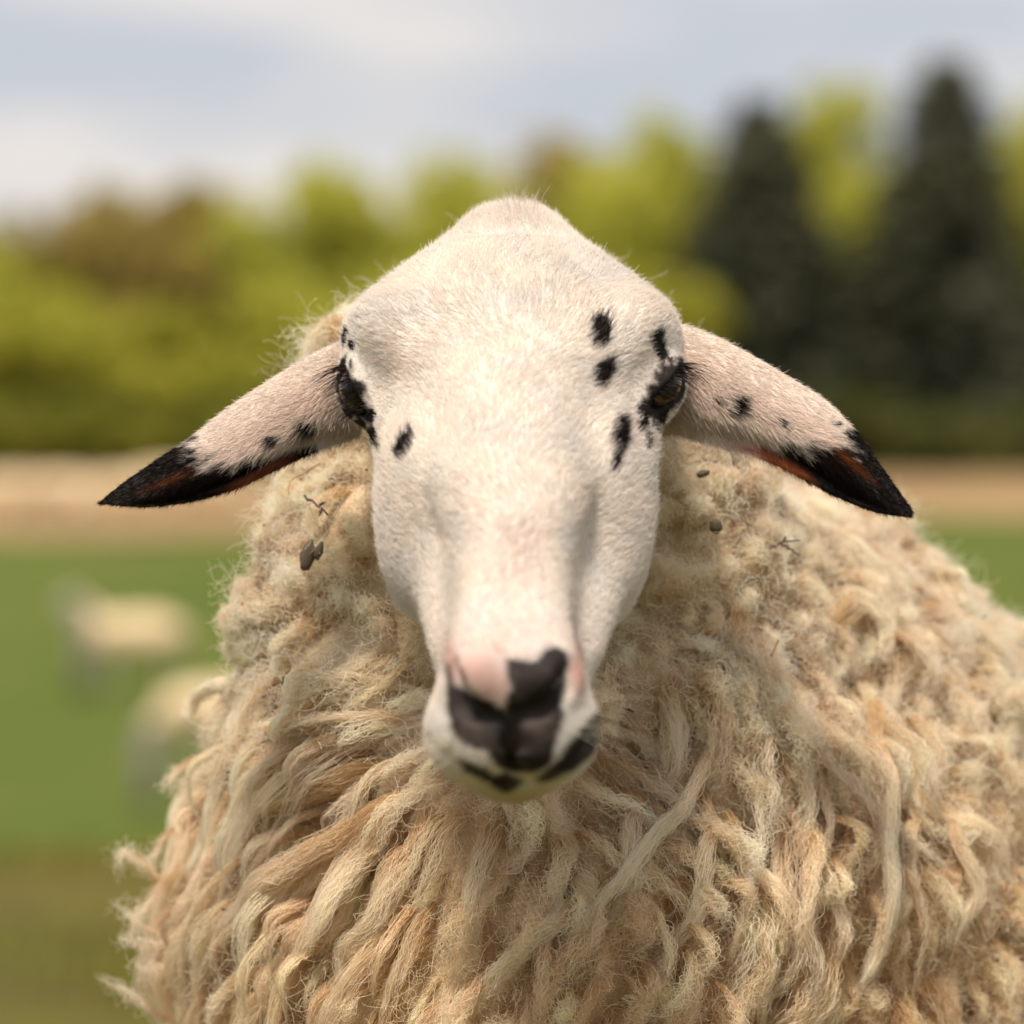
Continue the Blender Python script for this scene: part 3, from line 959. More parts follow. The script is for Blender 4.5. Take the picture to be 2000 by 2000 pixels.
# ---- eyes
M_EYE, n_, l_, b_ = mat_new('sheep_eye')
b_.inputs['Base Color'].default_value = (.02, .01, .005, 1); b_.inputs['Roughness'].default_value = .06
b_.inputs['Specular IOR Level'].default_value = .4; b_.inputs['Coat Weight'].default_value = .45; b_.inputs['Coat Roughness'].default_value = .02
a_ = n_.new('ShaderNodeAttribute'); a_.attribute_name = 'col'; l_.new(a_.outputs['Color'], b_.inputs['Base Color'])
for h, n, a, b in eyes:
    R_ = .0130; c = h - n * .0072
    th = np.linspace(0, math.pi, 25); ph = np.linspace(0, 2 * math.pi, 33)[:-1]
    T_, P_ = np.meshgrid(th, ph, indexing='ij')
    bul = 1 + .06 * np.exp(-(T_ / .45) ** 2)
    v = c + R_ * bul[..., None] * (np.cos(T_)[..., None] * n + np.sin(T_)[..., None] * (np.cos(P_)[..., None] * a + np.sin(P_)[..., None] * b))
    v = v.reshape(-1, 3)
    m = len(ph); i, j = np.meshgrid(np.arange(len(th) - 1), np.arange(m), indexing='ij')
    q = np.stack([i * m + j, (i + 1) * m + j, (i + 1) * m + (j + 1) % m, i * m + (j + 1) % m], -1).reshape(-1, 4)
    u = norm(v - c); al = np.arccos(np.clip(u @ n, -1, 1))
    pupil = np.sqrt(((u @ a) / .5) ** 2 + ((u @ b) / .26) ** 2) < 1
    colr = np.where((al < .66)[:, None], np.array([.17, .072, .022]), np.array([.035, .02, .014]))
    colr = np.where((al > .95)[:, None], np.array([.10, .07, .06]), colr)
    colr[pupil & (al < .66)] = (.003, .003, .004)
    new_mesh('eye', v + SHEEP_INV, q, M_EYE, sheep, True, colr)

# ---- fleece core
M_WOOL = mat_vcol('wool_felt', .95, (260, .8, .004), noise_amt=.22, noise_scale=90)
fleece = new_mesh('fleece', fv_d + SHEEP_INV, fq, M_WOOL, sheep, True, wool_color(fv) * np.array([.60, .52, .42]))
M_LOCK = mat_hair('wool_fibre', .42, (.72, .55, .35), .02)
M_FRIZZ = mat_hair('wool_frizz', .5, None, .02)
M_FUR = mat_hair('face_fur', .30, None, .03)

# ---- wool locks
def fleece_grad(p): return grad(fleece_sdf, p, .004)

def flow_dir(p):
    px, py = to_px(p)
    hx = np.interp(px, [250, 400, 600, 800, 950, 1100, 1400, 1700, 2000], [-.7, -1.2, -1.5, -1.1, -.3, -.35, -.1, .12, .35])
    hx = np.where(px < 900, hx * np.interp(py, [1000, 1300, 1550, 1800, 2000], [.7, 1.5, 1.2, .75, .5]), hx)
    d = np.stack([hx, np.zeros_like(hx), -np.ones_like(hx)], -1)
    back = smooth01(2.1, 2.5, p[..., 1])[..., None]
    d = d * (1 - back) + np.array([.25, .45, -1.0]) * back
    return norm(d)

def guides(root, nrm, length, lift, steps, wander, seed, felt):
    n = len(root)
    p = root - nrm * .006
    out = [p.copy()]
    ds = (length / (steps - 1))[:, None]
    rd = norm(RNG.normal(size=(n, 3)))
    for i in range(1, steps):
        t = i / (steps - 1)
        g = fleece_grad(p)
        fl = flow_dir(p) + wander * vnoise3(p, 26, seed) + wander * .8 * vnoise3(p, 11, seed + 9) + felt[:, None] * (1.1 * rd + 1.0 * vnoise3(p, 60, seed + 5))
        fl = fl - g * np.sum(fl * g, -1, keepdims=True)
        fl = norm(fl)
        p = p + fl * ds
        d = fleece_sdf(p)
        ht = lift * math.sin(math.pi * min(1, .12 + .8 * t)) ** .8 - .001 + fleece_disp(p) * .8
        p = p + g * ((ht - d) * .45)[:, None]
        out.append(p.copy())
    return np.stack(out, 1), rd

def prof(t, shape):
    """lock thickness along its length"""
    base = np.interp(t, [0, .12, .35, .65, .88, 1], [.75, 1.0, 1.0, .85, .62, .30])
    return base

def locks_to_hair(Gd, R, H, crimp, wl, frizz, flat=.7, rad=.00011, curl_tip=0.0, seed=0, twist=2.0):
    n, S, _ = Gd.shape
    T = np.gradient(Gd, axis=1); T = norm(T)
    Nn = fleece_grad(Gd.reshape(-1, 3)).reshape(n, S, 3)
    B = norm(np.cross(T, Nn)); Nn = np.cross(B, T)
    t = np.linspace(0, 1, S)
    pr = prof(t, 0)
    NSUB = 5
    sub = RNG.integers(0, NSUB, (n, H))
    ar0 = np.arange(n)[:, None]
    sang = RNG.uniform(0, 6.283, (n, NSUB)); srr = np.sqrt(RNG.random((n, NSUB)))
    ang = RNG.uniform(0, 6.283, (n, H)); rr = np.sqrt(RNG.random((n, H)))
    tw = RNG.uniform(-twist, twist, n)
    an = ang[:, :, None] + tw[:, None, None] * t[None, None]
    san = sang[ar0, sub][:, :, None] + tw[:, None, None] * t[None, None] * .6
    so, oo = .45 + .75 * t ** 1.5, .70 - .50 * t
    oa = np.cos(an) * rr[..., None] * oo + np.cos(san) * srr[ar0, sub][..., None] * so
    ob = (np.sin(an) * rr[..., None] * oo + np.sin(san) * srr[ar0, sub][..., None] * so) * flat
    Rp = R[:, None, None] * pr[None, None]
    seg = np.linalg.norm(np.diff(Gd, axis=1), axis=-1)
    s = np.concatenate([np.zeros((n, 1)), np.cumsum(seg, 1)], 1)
    ph = RNG.uniform(0, 6.283, n)[:, None, None] + (RNG.normal(size=(n, NSUB)) * 1.1)[ar0, sub][:, :, None] + RNG.normal(size=(n, H))[:, :, None] * .35
    w = 6.283 * s[:, None, :] / wl[:, None, None]
    ramp = (.25 + .75 * t)[None, None]
    ca = np.sin(w + ph) * crimp[:, None, None] * ramp; cb = np.cos(w * .93 + ph) * crimp[:, None, None] * ramp * .6
    # hair-own frizz: a few sines with random phase
    fa = 0; fb = 0
    for k in (1.3, 2.7, 5.1):
        p1 = RNG.uniform(0, 6.283, (n, H, 1)); p2 = RNG.uniform(0, 6.283, (n, H, 1)); kk = k * RNG.uniform(.7, 1.3, (n, H, 1))
        fa = fa + np.sin(6.283 * kk * t + p1) / k ** .6; fb = fb + np.sin(6.283 * kk * t + p2) / k ** .6
    fz = frizz[:, None, None] * (RNG.random((n, H, 1)) ** 2 * 1.9 + .25) * (.15 + .85 * t)
    oa = oa * Rp + ca + fa * fz; ob = ob * Rp + cb + fb * fz * .8
    # hairs end at different lengths along the lock
    cut = RNG.uniform(.55, 1.0, (n, H)); st = RNG.uniform(0, .18, (n, H))
    tt = st[..., None] + (cut - st)[..., None] * t
    ix = tt * (S - 1); i0 = np.minimum(ix.astype(int), S - 2); fr = (ix - i0)[..., None]
    ar = np.arange(n)[:, None, None]
    def samp(A): return A[ar, i0] * (1 - fr) + A[ar, i0 + 1] * fr
    pts = samp(Gd) + samp(B) * oa[..., None] + samp(Nn) * ob[..., None]
    pts = pts.reshape(n * H, S, 3).astype(np.float32)
    rad_ = rad * RNG.uniform(.7, 1.3, (n * H, 1)) * np.interp(t, [0, .5, 1], [1, 1, .45])[None]
    return pts, rad_

def wool_front(c, n):
    px, py = to_px(c)
    v = norm(c - np.array([0, 0, CAM_H]))
    facing = -np.sum(v * n, -1)
    w = smooth01(-.45, .05, facing) * ((px > 100) & (px < 2350) & (py < 2250))
    return w * smooth01(2.75, 2.2, c[:, 1]) + 1e-5

def hair_batch(roots, tri, u, v, name, length, R, lift, H, S, crimp, wl, frizz, wander, seed, felt, rad, tint=1.0):
    nrm = norm(fn[tri].mean(1))
    Gd, _ = guides(roots, nrm, length, lift, S, wander, seed, felt)
    pts, rd = locks_to_hair(Gd, R, H, crimp, wl, frizz, rad=rad, seed=seed)
    lc = wool_color(roots) * (1 + .07 * RNG.normal(size=(len(roots), 1))) * (1 + np.array([0, .6, 1.0]) * .03 * RNG.normal(size=(len(roots), 1)))
    col = np.repeat(lc, H, 0) * (1 + .10 * RNG.normal(size=(len(roots) * H, 1))) * tint
    return pts, rd, np.clip(col, .02, .98)

N1 = 5000
rt, tri, u_, v_ = sample_mesh(fv, fq, N1, wool_front)
px, py = to_px(rt)
long_w = smooth01(1150, 1480, py) * (1 - .65 * smooth01(1700, 1850, px))
left_w = smooth01(1020, 800, px) * smooth01(1150, 1300, py)
r01 = RNG.random(N1)
length = (.026 + (.026 + .028 * left_w) * long_w) * (.5 + 1.2 * r01 ** 1.5) * (1 + .35 * vnoise(rt, 15, 70))
Rl = (.0062 + .001 * long_w) * np.exp(RNG.uniform(-1.0, .30, N1))
lift = (.006 + .007 * long_w) * RNG.uniform(.1, 2.0, N1)
felt = ((1 - long_w) * .9 + .40 * long_w) * (1 - .75 * left_w)
crimp = (.0014 + .0020 * (1 - left_w) * RNG.random(N1)) * (1 - .65 * left_w)
wl_ = np.maximum(length / 4.4, .008) * RNG.uniform(.8, 1.3, N1)
friz = (.0006 + .0014 * (1 - long_w) + .0013 * (1 - left_w)) * np.exp(RNG.uniform(-.5, .5, N1))
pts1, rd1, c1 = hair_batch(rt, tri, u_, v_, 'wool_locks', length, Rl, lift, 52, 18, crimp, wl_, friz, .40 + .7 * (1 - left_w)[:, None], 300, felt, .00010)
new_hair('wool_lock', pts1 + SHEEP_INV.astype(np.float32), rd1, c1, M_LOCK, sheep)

# long ropes of matted wool that stand out from the rest
def fcast(px, py):
    return cast(fleece_sdf, px, py, 1.5, 2.6, 500)
ROPES = [
    ([(821, 1573), (738, 1655), (614, 1717), (531, 1800), (448, 1924), (405, 2020)], 9, 14),
    ([(966, 1573), (968, 1676), (948, 1780), (934, 1862), (883, 2000)], 8, 16),
    ([(800, 1590), (775, 1650), (717, 1740), (665, 1820), (635, 1883)], 9, 12),
    ([(860, 1585), (850, 1660), (790, 1760), (720, 1850), (690, 1940)], 8, 8),
    ([(750, 1445), (614, 1482), (490, 1523), (374, 1573)], 9, 12),
    ([(760, 1380), (635, 1415), (531, 1466), (445, 1510)], 8, 10),
    ([(790, 1510), (655, 1573), (531, 1618), (400, 1660)], 9, 10),
    ([(640, 1320), (531, 1352), (448, 1397), (395, 1425)], 7, 9),
    ([(650, 1240), (545, 1252), (470, 1280)], 7, 8),
    ([(640, 1180), (550, 1190), (468, 1215)], 6, 8),
    ([(1293, 1330), (1288, 1448), (1262, 1560)], 11, 12),
    ([(1397, 1400), (1362, 1480), (1273, 1593), (1200, 1690), (1128, 1813), (1075, 1868)], 4.4, 16),
    ([(1335, 1552), (1339, 1655), (1314, 1780), (1295, 1870)], 5, 12),
    ([(1680, 1390), (1668, 1490), (1672, 1620), (1674, 1740), (1664, 1860), (1636, 1955)], 7.5, 20),
    ([(1169, 1717), (1066, 1821), (983, 1904), (915, 1995)], 5, 16),
    ([(1078, 1593), (1080, 1690), (1065, 1800), (1035, 1880)], 6, 10),
    ([(1438, 1700), (1451, 1810), (1455, 1900), (1462, 2020)], 5, 10),
    ([(1529, 1640), (1562, 1740), (1604, 1830), (1610, 1900)], 4.5, 12),
    ([(1760, 1560), (1738, 1662), (1720, 1770), (1712, 1840)], 5, 12),
    ([(1800, 1580), (1818, 1672), (1845, 1755), (1835, 1850)], 6, 12),
    ([(1560, 1080), (1633, 1122), (1716, 1176)], 7, 12),
    ([(1720, 1262), (1752, 1300), (1778, 1345), (1760, 1390)], 6, 12),
    ([(1575, 1236), (1640, 1220), (1700, 1250), (1722, 1320)], 8, 12),
    ([(1420, 1180), (1400, 1260), (1420, 1340), (1390, 1420)], 8, 10),
    ([(1210, 1560), (1190, 1640), (1210, 1730), (1180, 1830)], 6, 10),
    ([(1380, 1600), (1420, 1690), (1400, 1790), (1410, 1890)], 5, 12),
    ([(560, 1900), (500, 1960), (470, 2040)], 7, 12),
    ([(760, 1900), (720, 1970), (700, 2040)], 7, 10),
]
S_R = 34
gl, rr_ = [], []
for path, r, lf in ROPES:
    c = np.array([fcast(x, y) for x, y in path])
    c = resample(c, S_R)
    g = fleece_grad(c)
    t = np.linspace(0, 1, S_R)
    c = c + g * ((lf * .001 + .005) * np.sin(np.pi * np.clip(.1 + .82 * t, 0, 1)) + .004)[:, None] + .0045 * vnoise3(c, 48, 77)
    gl.append(c); rr_.append(r * .00092)
gl, rr_ = np.array(gl), np.array(rr_)
ptsR, rdR = locks_to_hair(gl, rr_, 300, np.full(len(gl), .0010), np.full(len(gl), .022), np.full(len(gl), .0016), rad=.00010, twist=3.0)
cl = wool_color(gl[:, 8]) * .5 + WOOL_TIP * .5
cR_ = np.clip(np.repeat(cl, 300, 0) * (1 + .09 * RNG.normal(size=(len(gl) * 300, 1))), .03, .98)
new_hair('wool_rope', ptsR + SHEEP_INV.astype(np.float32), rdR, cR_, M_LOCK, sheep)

# thin wisps hanging off the outline of the chest
WISP = [([(365, 1735), (318, 1712), (284, 1680), (264, 1660), (262, 1688), (290, 1716)], 1.79), ([(370, 1850), (322, 1822), (286, 1790), (258, 1758)], 1.78),
        ([(350, 2010), (306, 1972), (262, 1935), (216, 1905)], 1.77), ([(352, 1600), (330, 1640), (318, 1690), (306, 1712)], 1.80), ([(376, 1800), (330, 1850), (282, 1846), (266, 1822)], 1.76),
        ([(356, 1690), (316, 1742), (290, 1800), (300, 1840)], 1.78), ([(390, 1480), (362, 1516), (350, 1560)], 1.80), ([(360, 1880), (318, 1900), (296, 1880)], 1.76)]
gw = np.array([resample(np.array([P(x - 46 * k / (len(pa) - 1), y, Y) for k, (x, y) in enumerate(pa)]), S_R) for pa, Y in WISP])
gw = gw + .002 * vnoise3(gw, 90, 71)
ptsW, rdW = locks_to_hair(gw, np.full(len(gw), .0028), 42, np.full(len(gw), .0016), np.full(len(gw), .018), np.full(len(gw), .0042), rad=.00008, twist=4.0)
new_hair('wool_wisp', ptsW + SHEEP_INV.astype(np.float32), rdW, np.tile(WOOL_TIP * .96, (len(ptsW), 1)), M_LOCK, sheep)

# frizz: short curly fibres over the whole fleece, and longer strays
N2 = 42000
rt, tri, u_, v_ = sample_mesh(fv_d, fq, N2, wool_front)
nr = norm(fn[tri].mean(1)); S2 = 9
t = np.linspace(0, 1, S2)
ln = RNG.uniform(.010, .026, N2)
d0 = norm(nr * RNG.uniform(.15, 1.0, (N2, 1)) + .7 * flow_dir(rt) + .8 * RNG.normal(size=(N2, 3)))
e1 = norm(np.cross(d0, RNG.normal(size=(N2, 3)))); e2 = np.cross(d0, e1)
cyc = RNG.uniform(.5, 1.6, (N2, 1)); ph = RNG.uniform(0, 6.28, (N2, 1)); am = RNG.uniform(.001, .0052, (N2, 1))
w = 6.283 * cyc * t + ph
pts = rt[:, None] + d0[:, None] * (ln[:, None] * t)[..., None] + e1[:, None] * (am * (np.sin(w) - np.sin(ph)))[..., None] + e2[:, None] * (am * (np.cos(w) - np.cos(ph)))[..., None]
pts += nr[:, None] * (.010 * RNG.random((N2, 1)))[..., None]
colz = np.clip(wool_color(rt) * (1.08 + .12 * RNG.normal(size=(N2, 1))), .03, .98)
new_hair('wool_frizz', pts + SHEEP_INV, np.full((N2, S2), .000075), colz, M_FRIZZ, sheep)

# sparse coarse coat where the photograph does not look: flanks, rump, belly
N3 = 2600
def wool_rest(c, n):
    return np.clip(1 - wool_front(c, n) * 1.2, 0, 1)
rt, tri, u_, v_ = sample_mesh(fv, fq, N3, wool_rest)
one = np.ones(N3)
pts3, rd3, c3 = hair_batch(rt, tri, u_, v_, '', one * .05 * RNG.uniform(.7, 1.3, N3), one * .009, one * .008, 26, 10, one * .002, one * .016, one * .0018, .5, 500, one * .3, .00028)
new_hair('wool_coat', pts3 + SHEEP_INV.astype(np.float32), rd3, c3, M_LOCK, sheep)

# ---- short fur of the face and ears
def fur(roots, nr, dirs, length, rad, col, S=5, lay=.55, name='face_fur', curl=.0006):
    n = len(roots); t = np.linspace(0, 1, S)
    d = dirs - nr * np.sum(dirs * nr, -1, keepdims=True)
    d = norm(norm(d) + .15 * RNG.normal(size=(n, 3)))
    a = norm(nr * (1 - lay) + d * lay); b = norm(nr * .08 + d)
    x = a[:, None] * (t - .5 * t * t)[None, :, None] * 1.2 + b[:, None] * (.55 * t * t)[None, :, None]
    pts = roots[:, None] + x * length[:, None, None] + curl * RNG.normal(size=(n, 1, 3)) * (t * t)[None, :, None]
    rd = rad * RNG.uniform(.7, 1.3, (n, 1)) * np.interp(t, [0, .4, 1], [1, .9, .3])[None]
    return pts, rd, col

NF = 175000
def face_w(c, n):
    w = (fleece_sdf(c) > .004).astype(float)
    for h, en, a, b in eyes:
        d = c - h - b * np.sign(b[2]) * .0005
        w *= np.sqrt(((d @ a) / .0130) ** 2 + ((d @ b) / .0082) ** 2 + ((d @ en) / .03) ** 2) > 1
    v = norm(c - np.array([0, 0, CAM_H]))
    return w * smooth01(.5, -.1, np.sum(v * n, -1)) + 1e-9
rt, tri, u_, v_ = sample_mesh(hv, hq, NF, face_w)
nr = norm(head_n[tri].mean(1))
hc, hd = head_color(rt)
px, py = to_px(rt)
bare = np.zeros(NF, bool)
for pl in NOSE:
    bare |= in_poly(rt[:, 0], rt[:, 2], pl) & (rt[:, 1] < 1.47)
q = P(930, 1310, YN)
bare |= (((rt[:, 0] - q[0]) / (62 * K * YN)) ** 2 + ((rt[:, 2] - q[2]) / (44 * K * YN)) ** 2 < 1) & (rt[:, 1] < 1.45)
ln = np.interp(py, [380, 430, 520, 700, 900, 1150, 1300, 1450, 1560], [.0075, .0070, .0062, .0054, .0048, .0036, .0022, .0012, .0018])
ln = ln * RNG.uniform(.6, 1.25, NF)
for h, en, a, b in eyes:
    ln = ln * (.25 + .75 * smooth01(.015, .034, np.linalg.norm(rt - h, axis=1)))
poll = smooth01(450, 395, py)
# lie of the coat: up the nose, fanning outwards over brow and cheeks, standing up on the poll
xn = rt[:, 0] / .07
dr = np.stack([xn * np.interp(py, [400, 600, 800, 1100, 1400], [.9, 1.3, .9, .55, .6]), np.full(NF, .55), np.interp(py, [400, 520, 640, 760, 900, 1050, 1150, 1330, 1420, 1600], [1.2, 1.0, .8, .6, .5, .6, .9, .5, .05, .0])], -1)
dr += .5 * vnoise3(rt, 45, 91)
keep = ~bare
lay = (.91 - .5 * poll)[:, None]
ps, rs, cs = fur(rt[keep], nr[keep], dr[keep], ln[keep], .00008, np.clip(hc[keep] * (1 + .035 * RNG.normal(size=(keep.sum(), 1))), .008, .96), lay=lay[keep])
new_hair('face_fur', ps + SHEEP_INV, rs, cs, M_FUR, sheep)

for ev, eq, uv, sg in ((evL, eqL, uvL, -1), (evR, eqR, uvR, 1)):
    NE = 26000
    rt, tri, u_, v_ = sample_mesh(ev, eq, NE, lambda c, n: smooth01(.6, -.1, np.sum(norm(c - np.array([0, 0, CAM_H])) * n, -1)) * (fleece_sdf(c) > 0) + 1e-9)
    en = vert_normals(ev, eq)
    nr = norm(en[tri].mean(1))
    w0 = (1 - u_ - v_)[:, None]
    uvs = uv[tri[:, 0]] * w0 + uv[tri[:, 1]] * u_[:, None] + uv[tri[:, 2]] * v_[:, None]
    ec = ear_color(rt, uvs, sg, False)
    dr = np.tile(np.array([sg * .8, -.05, -.55]), (NE, 1)) + np.array([0, 0, -.5]) * smooth01(.5, .95, uvs[:, 1])[:, None] + .25 * vnoise3(rt, 60, 33)
    lnE = np.interp(uvs[:, 1], [0, .3, .75, 1], [.003, .004, .008, .003]) * np.interp(uvs[:, 0], [0, .6, .8, 1], [1.2, 1, .55, .35]) * RNG.uniform(.6, 1.3, NE)
    ps, rs, cs = fur(rt, nr, dr, lnE * .8, .00008, np.clip(ec * (1 + .07 * RNG.normal(size=(NE, 1))), .006, .96), lay=.92)
    new_hair('ear_fur', ps + SHEEP_INV, rs, cs, M_FUR, sheep)

# loose tuft on the poll
rt, tri, u_, v_ = sample_mesh(hv, hq, 700, lambda c, n: ((np.abs(c[:, 0]) < .026) & (c[:, 2] > P(0, 440, 1.64)[2])) * (np.exp(-((c[:, 0] - .003) / .011) ** 2)) + 1e-12)
t = np.linspace(0, 1, 6); d0 = norm(np.array([0, -.12, 1.0]) + np.stack([rt[:, 0] * 16, 0 * rt[:, 0], 0 * rt[:, 0]], -1) + .28 * RNG.normal(size=(700, 3)) + .5 * vnoise3(rt, 130, 7))
L = RNG.uniform(.004, .0155, 700) * (1 - .5 * np.clip(np.abs(rt[:, 0] - .003) / .02, 0, 1)) * (.75 + .5 * vnoise(rt, 180, 13))
pts = rt[:, None] + d0[:, None] * (L[:, None] * t)[..., None] + np.stack([.004 * vnoise(rt, 200, 8), .003 * vnoise(rt, 200, 9), 0 * L], -1)[:, None] * (t * t)[None, :, None]
new_hair('poll_tuft', pts + SHEEP_INV, .00008 * np.interp(t, [0, 1], [1, .35])[None] * np.ones((700, 1)), np.tile(WHITE, (700, 1)), M_FUR, sheep)

# lashes and whiskers
M_LASH = mat_hair('lash', .05, None, .05)
for (h, n, a, b), sg in zip(eyes, (-1, 1)):
    up = b * np.sign(b[2])
    m = 70
    s = RNG.uniform(-1, 1, m)
    root = h + a * (s * .0115)[:, None] * -np.sign(a[0] * sg + 1e-9) * -1 + up * (.0066 * np.sqrt(1 - (s * .8) ** 2))[:, None] + n * .0045
    out = norm(np.array([sg * 1.0, -.35, -.42]) + .16 * RNG.normal(size=(m, 3)))
    t = np.linspace(0, 1, 6)
    L = RNG.uniform(.010, .019, m)
    pts = root[:, None] + out[:, None] * (L[:, None] * t)[..., None] + np.array([0, 0, .35])[None, None] * (L[:, None] * (t - t * t))[..., None]
    new_hair('eyelash', pts + SHEEP_INV, .00022 * np.interp(t, [0, 1], [1, .25])[None] * np.ones((m, 1)), np.tile([.02, .016, .016], (m, 1)), M_LASH, sheep)
wr, wd = [], []
for i in range(60):
    sg = random.choice((-1, -1, -1, 1))
    x, y = 1000 + sg * random.uniform(110, 168), random.uniform(1340, 1540)
    p = cast(head_base, x, y); g = grad(head_base, p[None])[0]
    wr.append(p); wd.append(norm(g + np.array([sg * .6, .2, -.1]) + .2 * RNG.normal(size=3)))
wr, wd = np.array(wr), np.array(wd); t = np.linspace(0, 1, 6); L = RNG.uniform(.012, .032, 60)
pts = wr[:, None] + wd[:, None] * (L[:, None] * t)[..., None] + np.array([0, .2, -.25]) * (L[:, None] * t * t)[..., None]
new_hair('whisker', pts + SHEEP_INV, .00009 * np.interp(t, [0, 1], [1, .4])[None] * np.ones((60, 1)), np.tile([.75, .68, .55], (60, 1)), M_LASH, sheep)

# ------------------------------------------------------------------ sheep grazing behind
M_FWOOL = mat_plain('far_wool', (.80, .64, .42), .95, (9, (.62, .46, .27)))
M_FSKIN = mat_plain('far_skin', (.50, .45, .39), .9, (12, (.34, .30, .26)))
def far_sheep(pose):
    """standing sheep facing -X: skin (head, neck, legs) and fleece as two meshes"""
    if pose == 'up':
        nk, hd, mz = np.array([-.55, 0, .80]), np.array([-.66, 0, .98]), np.array([-.84, 0, .90])
    else:
        nk, hd, mz = np.array([-.58, 0, .48]), np.array([-.68, 0, .30]), np.array([-.76, 0, .13])
    def skin(p):
        d = ell(p, (0, 0, .56), (.44, .17, .19))
        d = smin(d, cone(p, (-.36, 0, .60), nk, .12, .085), .06)
        d = smin(d, cone(p, nk, hd, .085, .075), .05)
        d = smin(d, cone(p, hd, mz, .075, .042), .03)
        m = p.copy(); m[..., 1] = np.abs(m[..., 1])
        e = hd + np.array([.02, .07, .03])
        d = smin(d, cone(m, e, e + np.array([.02, .12, -.03]), .022, .012), .015)
        for x in (-.28, .30):
            k = .03 if x > 0 else 0
            d = smin(d, cone(m, (x, .10, .5), (x + k, .10, .26), .055, .032), .03)
            d = smin(d, cone(m, (x + k, .10, .26), (x, .10, .02), .028, .03), .02)
        return d
    def wool(p):
        d = ell(p, (0.02, 0, .60), (.52, .235, .245))
        d = smin(d, cone(p, (-.34, 0, .62), nk * .7 + hd * .3, .17, .10), .08)
        d = smin(d, cone(p, (.5, 0, .62), (.55, 0, .36), .045, .03), .05)
        return d + .022 * vnoise(p, 9, 3) + .012 * vnoise(p, 24, 4)
    lo, hi = np.array([-1.0, -.36, -.05]), np.array([.72, .36, 1.15])
    g = grid(lo, hi, .024)
    return surface_nets(skin(g), lo, .024), surface_nets(wool(g), lo, .024)
far_mesh = {}
def place_sheep(pose, px, y, rz, label, scale=1.0, group=None):
    x = bg_x(px, y)
    root = empty('sheep', (x, y, float(ground_z(np.array([x]), np.array([y]))[0]) - .01), rz)
    root.scale = (scale,) * 3
    if pose not in far_mesh:
        (sv, sq), (wv, wq) = far_sheep(pose)
        a = new_mesh('body', sv, sq, M_FSKIN, root); b = new_mesh('fleece', wv, wq, M_FWOOL, root)
        far_mesh[pose] = (a, b)
    else:
        for s in far_mesh[pose]:
            c = s.copy(); COL.objects.link(c); c.parent = root
    tag(root, label, 'sheep', group)
place_sheep('up', 268, 32.5, .12, 'far sheep on the meadow standing with its head raised', .84)
place_sheep('graze', 425, 26.8, -.25, 'meadow sheep grazing with head lowered, partly hidden by the near fleece', .84)
for px, y, rz in ((20, 54.5, .2), (118, 55.5, -.15), (236, 54.8, .1), (392, 55.8, 3.3), (318, 57.5, .0)):
    place_sheep('graze', px, y, rz, 'distant tan sheep grazing along the edge of the dry field', 1.0, 'flock on the dry field')

# two short weathered posts on the meadow
M_POST = mat_plain('weathered_post', (.25, .23, .20), .95, (14, (.15, .14, .12)))
def post(px, y, h, r, label):
    x = bg_x(px, y)
    root = empty('fence_post', (x, y, float(ground_z(np.array([x]), np.array([y]))[0]) - .12))
    vv, ff = tube([(0, 0, 0), (.01, 0, h * .5), (-.005, 0, h + .09), (-.005, 0, h + .12)], [r * 1.05, r, r * .97, r * .55], 9)
    new_mesh('shaft', vv, ff, M_POST, root)
    vv, ff = tube([(-.005, -r * .9, h * .8), (-.005, -r * 1.35, h * .8 + .01)], [.012, .012], 6)
    new_mesh('insulator', vv, ff, M_FSKIN, root)
    tag(root, label, 'post')
post(158, 32.0, .80, .075, 'weathered grey post beside the sheep with raised head')
post(283, 25.0, .58, .07, 'weathered grey post in front of the grazing meadow sheep')

# ------------------------------------------------------------------ bits of plant and dirt caught in the wool
M_TWIG = mat_plain('dry_twig', (.075, .05, .038), .8, (300, (.14, .10, .08)))
M_STRAW = mat_plain('straw', (.42, .24, .10), .7, (200, (.30, .16, .06)))
M_BURR = mat_plain('burr', (.16, .125, .09), .95, (500, (.09, .07, .05)))
def on_wool(px, py, off=.017):
    return cast(lambda q: fleece_sdf(q) - off - .6 * fleece_disp(q), px, py, 1.45, 2.6, 700)
def caught(name, label, cat, branches, mat, r, off=.017):
    base = on_wool(*branches[0][0], off)
    root = empty(name, tuple(base))
    for k, b in enumerate(branches):
        pts = np.array([on_wool(x, y, off + .002 * i) for i, (x, y) in enumerate(b)])
        pts = resample(pts, 9) + RNG.normal(size=(9, 3)) * .0003 - base
        v, f = tube(pts, np.linspace(r, r * .6, 9), 6)
        new_mesh('stem' if k == 0 else 'branch', v, f, mat, root)
    tag(root, label, cat)
caught('twig', 'forked dry twig caught in the pale shoulder wool', 'twig', [[(1503, 1074), (1512, 1064), (1532, 1058), (1562, 1056)], [(1526, 1062), (1545, 1074), (1564, 1085)], [(1530, 1060), (1534, 1048)]], M_TWIG, .0006)
caught('stem', 'dark crumbled stem stuck in the neck wool under the ear', 'stem', [[(596, 968), (612, 982), (628, 994), (640, 1004)], [(620, 988), (634, 982)], [(628, 994), (624, 1006)]], M_TWIG, .0007)
caught('straw', 'thin bent straw lying on the neck wool below the ear', 'straw', [[(625, 906), (596, 922), (571, 937), (559, 950), (564, 966)]], M_STRAW, .0004)
caught('straw', 'short orange straw stuck in the shoulder wool', 'straw', [[(1508, 1282), (1514, 1266), (1521, 1250)]], M_STRAW, .0006)
caught('twig', 'small dark twig at the end of a pale wool tuft', 'twig', [[(1796, 1352), (1804, 1346), (1813, 1341)]], M_TWIG, .0006)
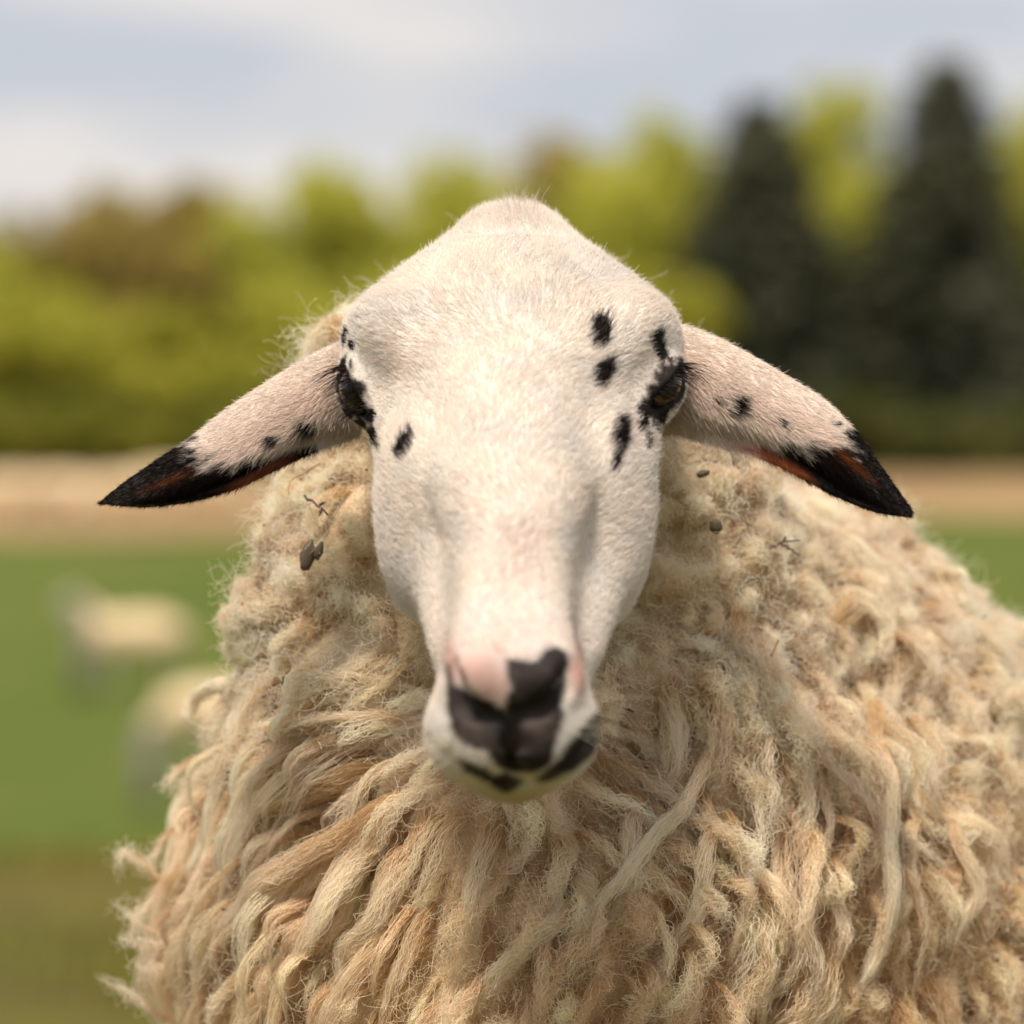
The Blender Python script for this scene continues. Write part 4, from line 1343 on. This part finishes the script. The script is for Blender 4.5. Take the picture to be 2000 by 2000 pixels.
def burr(label, px, py, rx, ry, an, off=.014):
    c = on_wool(px, py, off)
    th = np.linspace(0, math.pi, 11); ph = np.linspace(0, 2 * math.pi, 15)[:-1]
    T_, P_ = np.meshgrid(th, ph, indexing='ij')
    d = np.stack([np.sin(T_) * np.cos(P_), np.sin(T_) * np.sin(P_), np.cos(T_)], -1).reshape(-1, 3)
    s = np.array([rx, rx * .8, ry]) * K * 1.7
    v = d * s * (1 + .18 * vnoise(d * 2.2 + px, 1, 5) + .08 * vnoise(d * 6 + px, 1, 6))[:, None]
    ca, sa = math.cos(an), math.sin(an)
    v = v @ np.array([[ca, 0, -sa], [0, 1, 0], [sa, 0, ca]])
    m = 14; i, j = np.meshgrid(np.arange(10), np.arange(m), indexing='ij')
    q = np.stack([i * m + j, (i + 1) * m + j, (i + 1) * m + (j + 1) % m, i * m + (j + 1) % m], -1).reshape(-1, 4)
    o = new_mesh('burr', v, q, M_BURR); o.location = tuple(c)
    tag(o, label, 'burr')
burr('large grey-brown oval burr in the neck wool beside the cheek', 601, 1086, 15, 30, .2)
burr('narrow grey burr beside the large oval burr', 623, 1076, 8, 18, .35)
burr('small round grey burr in the wool by the jaw', 1398, 1028, 12, 14, -.4)
burr('dark flat burr in the wool under the ear base', 1373, 925, 14, 7, -.3)
# chaff: tiny dark flecks all over the fleece
NC = 700
rt, tri, u_, v_ = sample_mesh(fv_d, fq, NC, wool_front)
nr = norm(fn[tri].mean(1))
a = norm(np.cross(nr, RNG.normal(size=(NC, 3)))); b = np.cross(nr, a)
c = rt + nr * RNG.uniform(.010, .018, (NC, 1)); L = RNG.uniform(.0003, .0016, (NC, 1)); W = RNG.uniform(.0002, .0004, (NC, 1))
v = np.stack([c - a * L - b * W, c - a * L + b * W, c + a * L + b * W + nr * .0008, c + a * L - b * W + nr * .0008,
              c - a * L - b * W + nr * .0005, c - a * L + b * W + nr * .0005, c + a * L + b * W + nr * .0013, c + a * L - b * W + nr * .0013], 1).reshape(-1, 3)
k = np.arange(NC)[:, None] * 8
q = np.concatenate([k + np.array(f) for f in ([3, 2, 1, 0], [4, 5, 6, 7], [0, 1, 5, 4], [1, 2, 6, 5], [2, 3, 7, 6], [3, 0, 4, 7])])
o = new_mesh('chaff', v, q, M_TWIG, smooth=False)
tag(o, 'tiny dark flecks of chaff scattered through the near fleece', 'chaff', None, 'stuff')
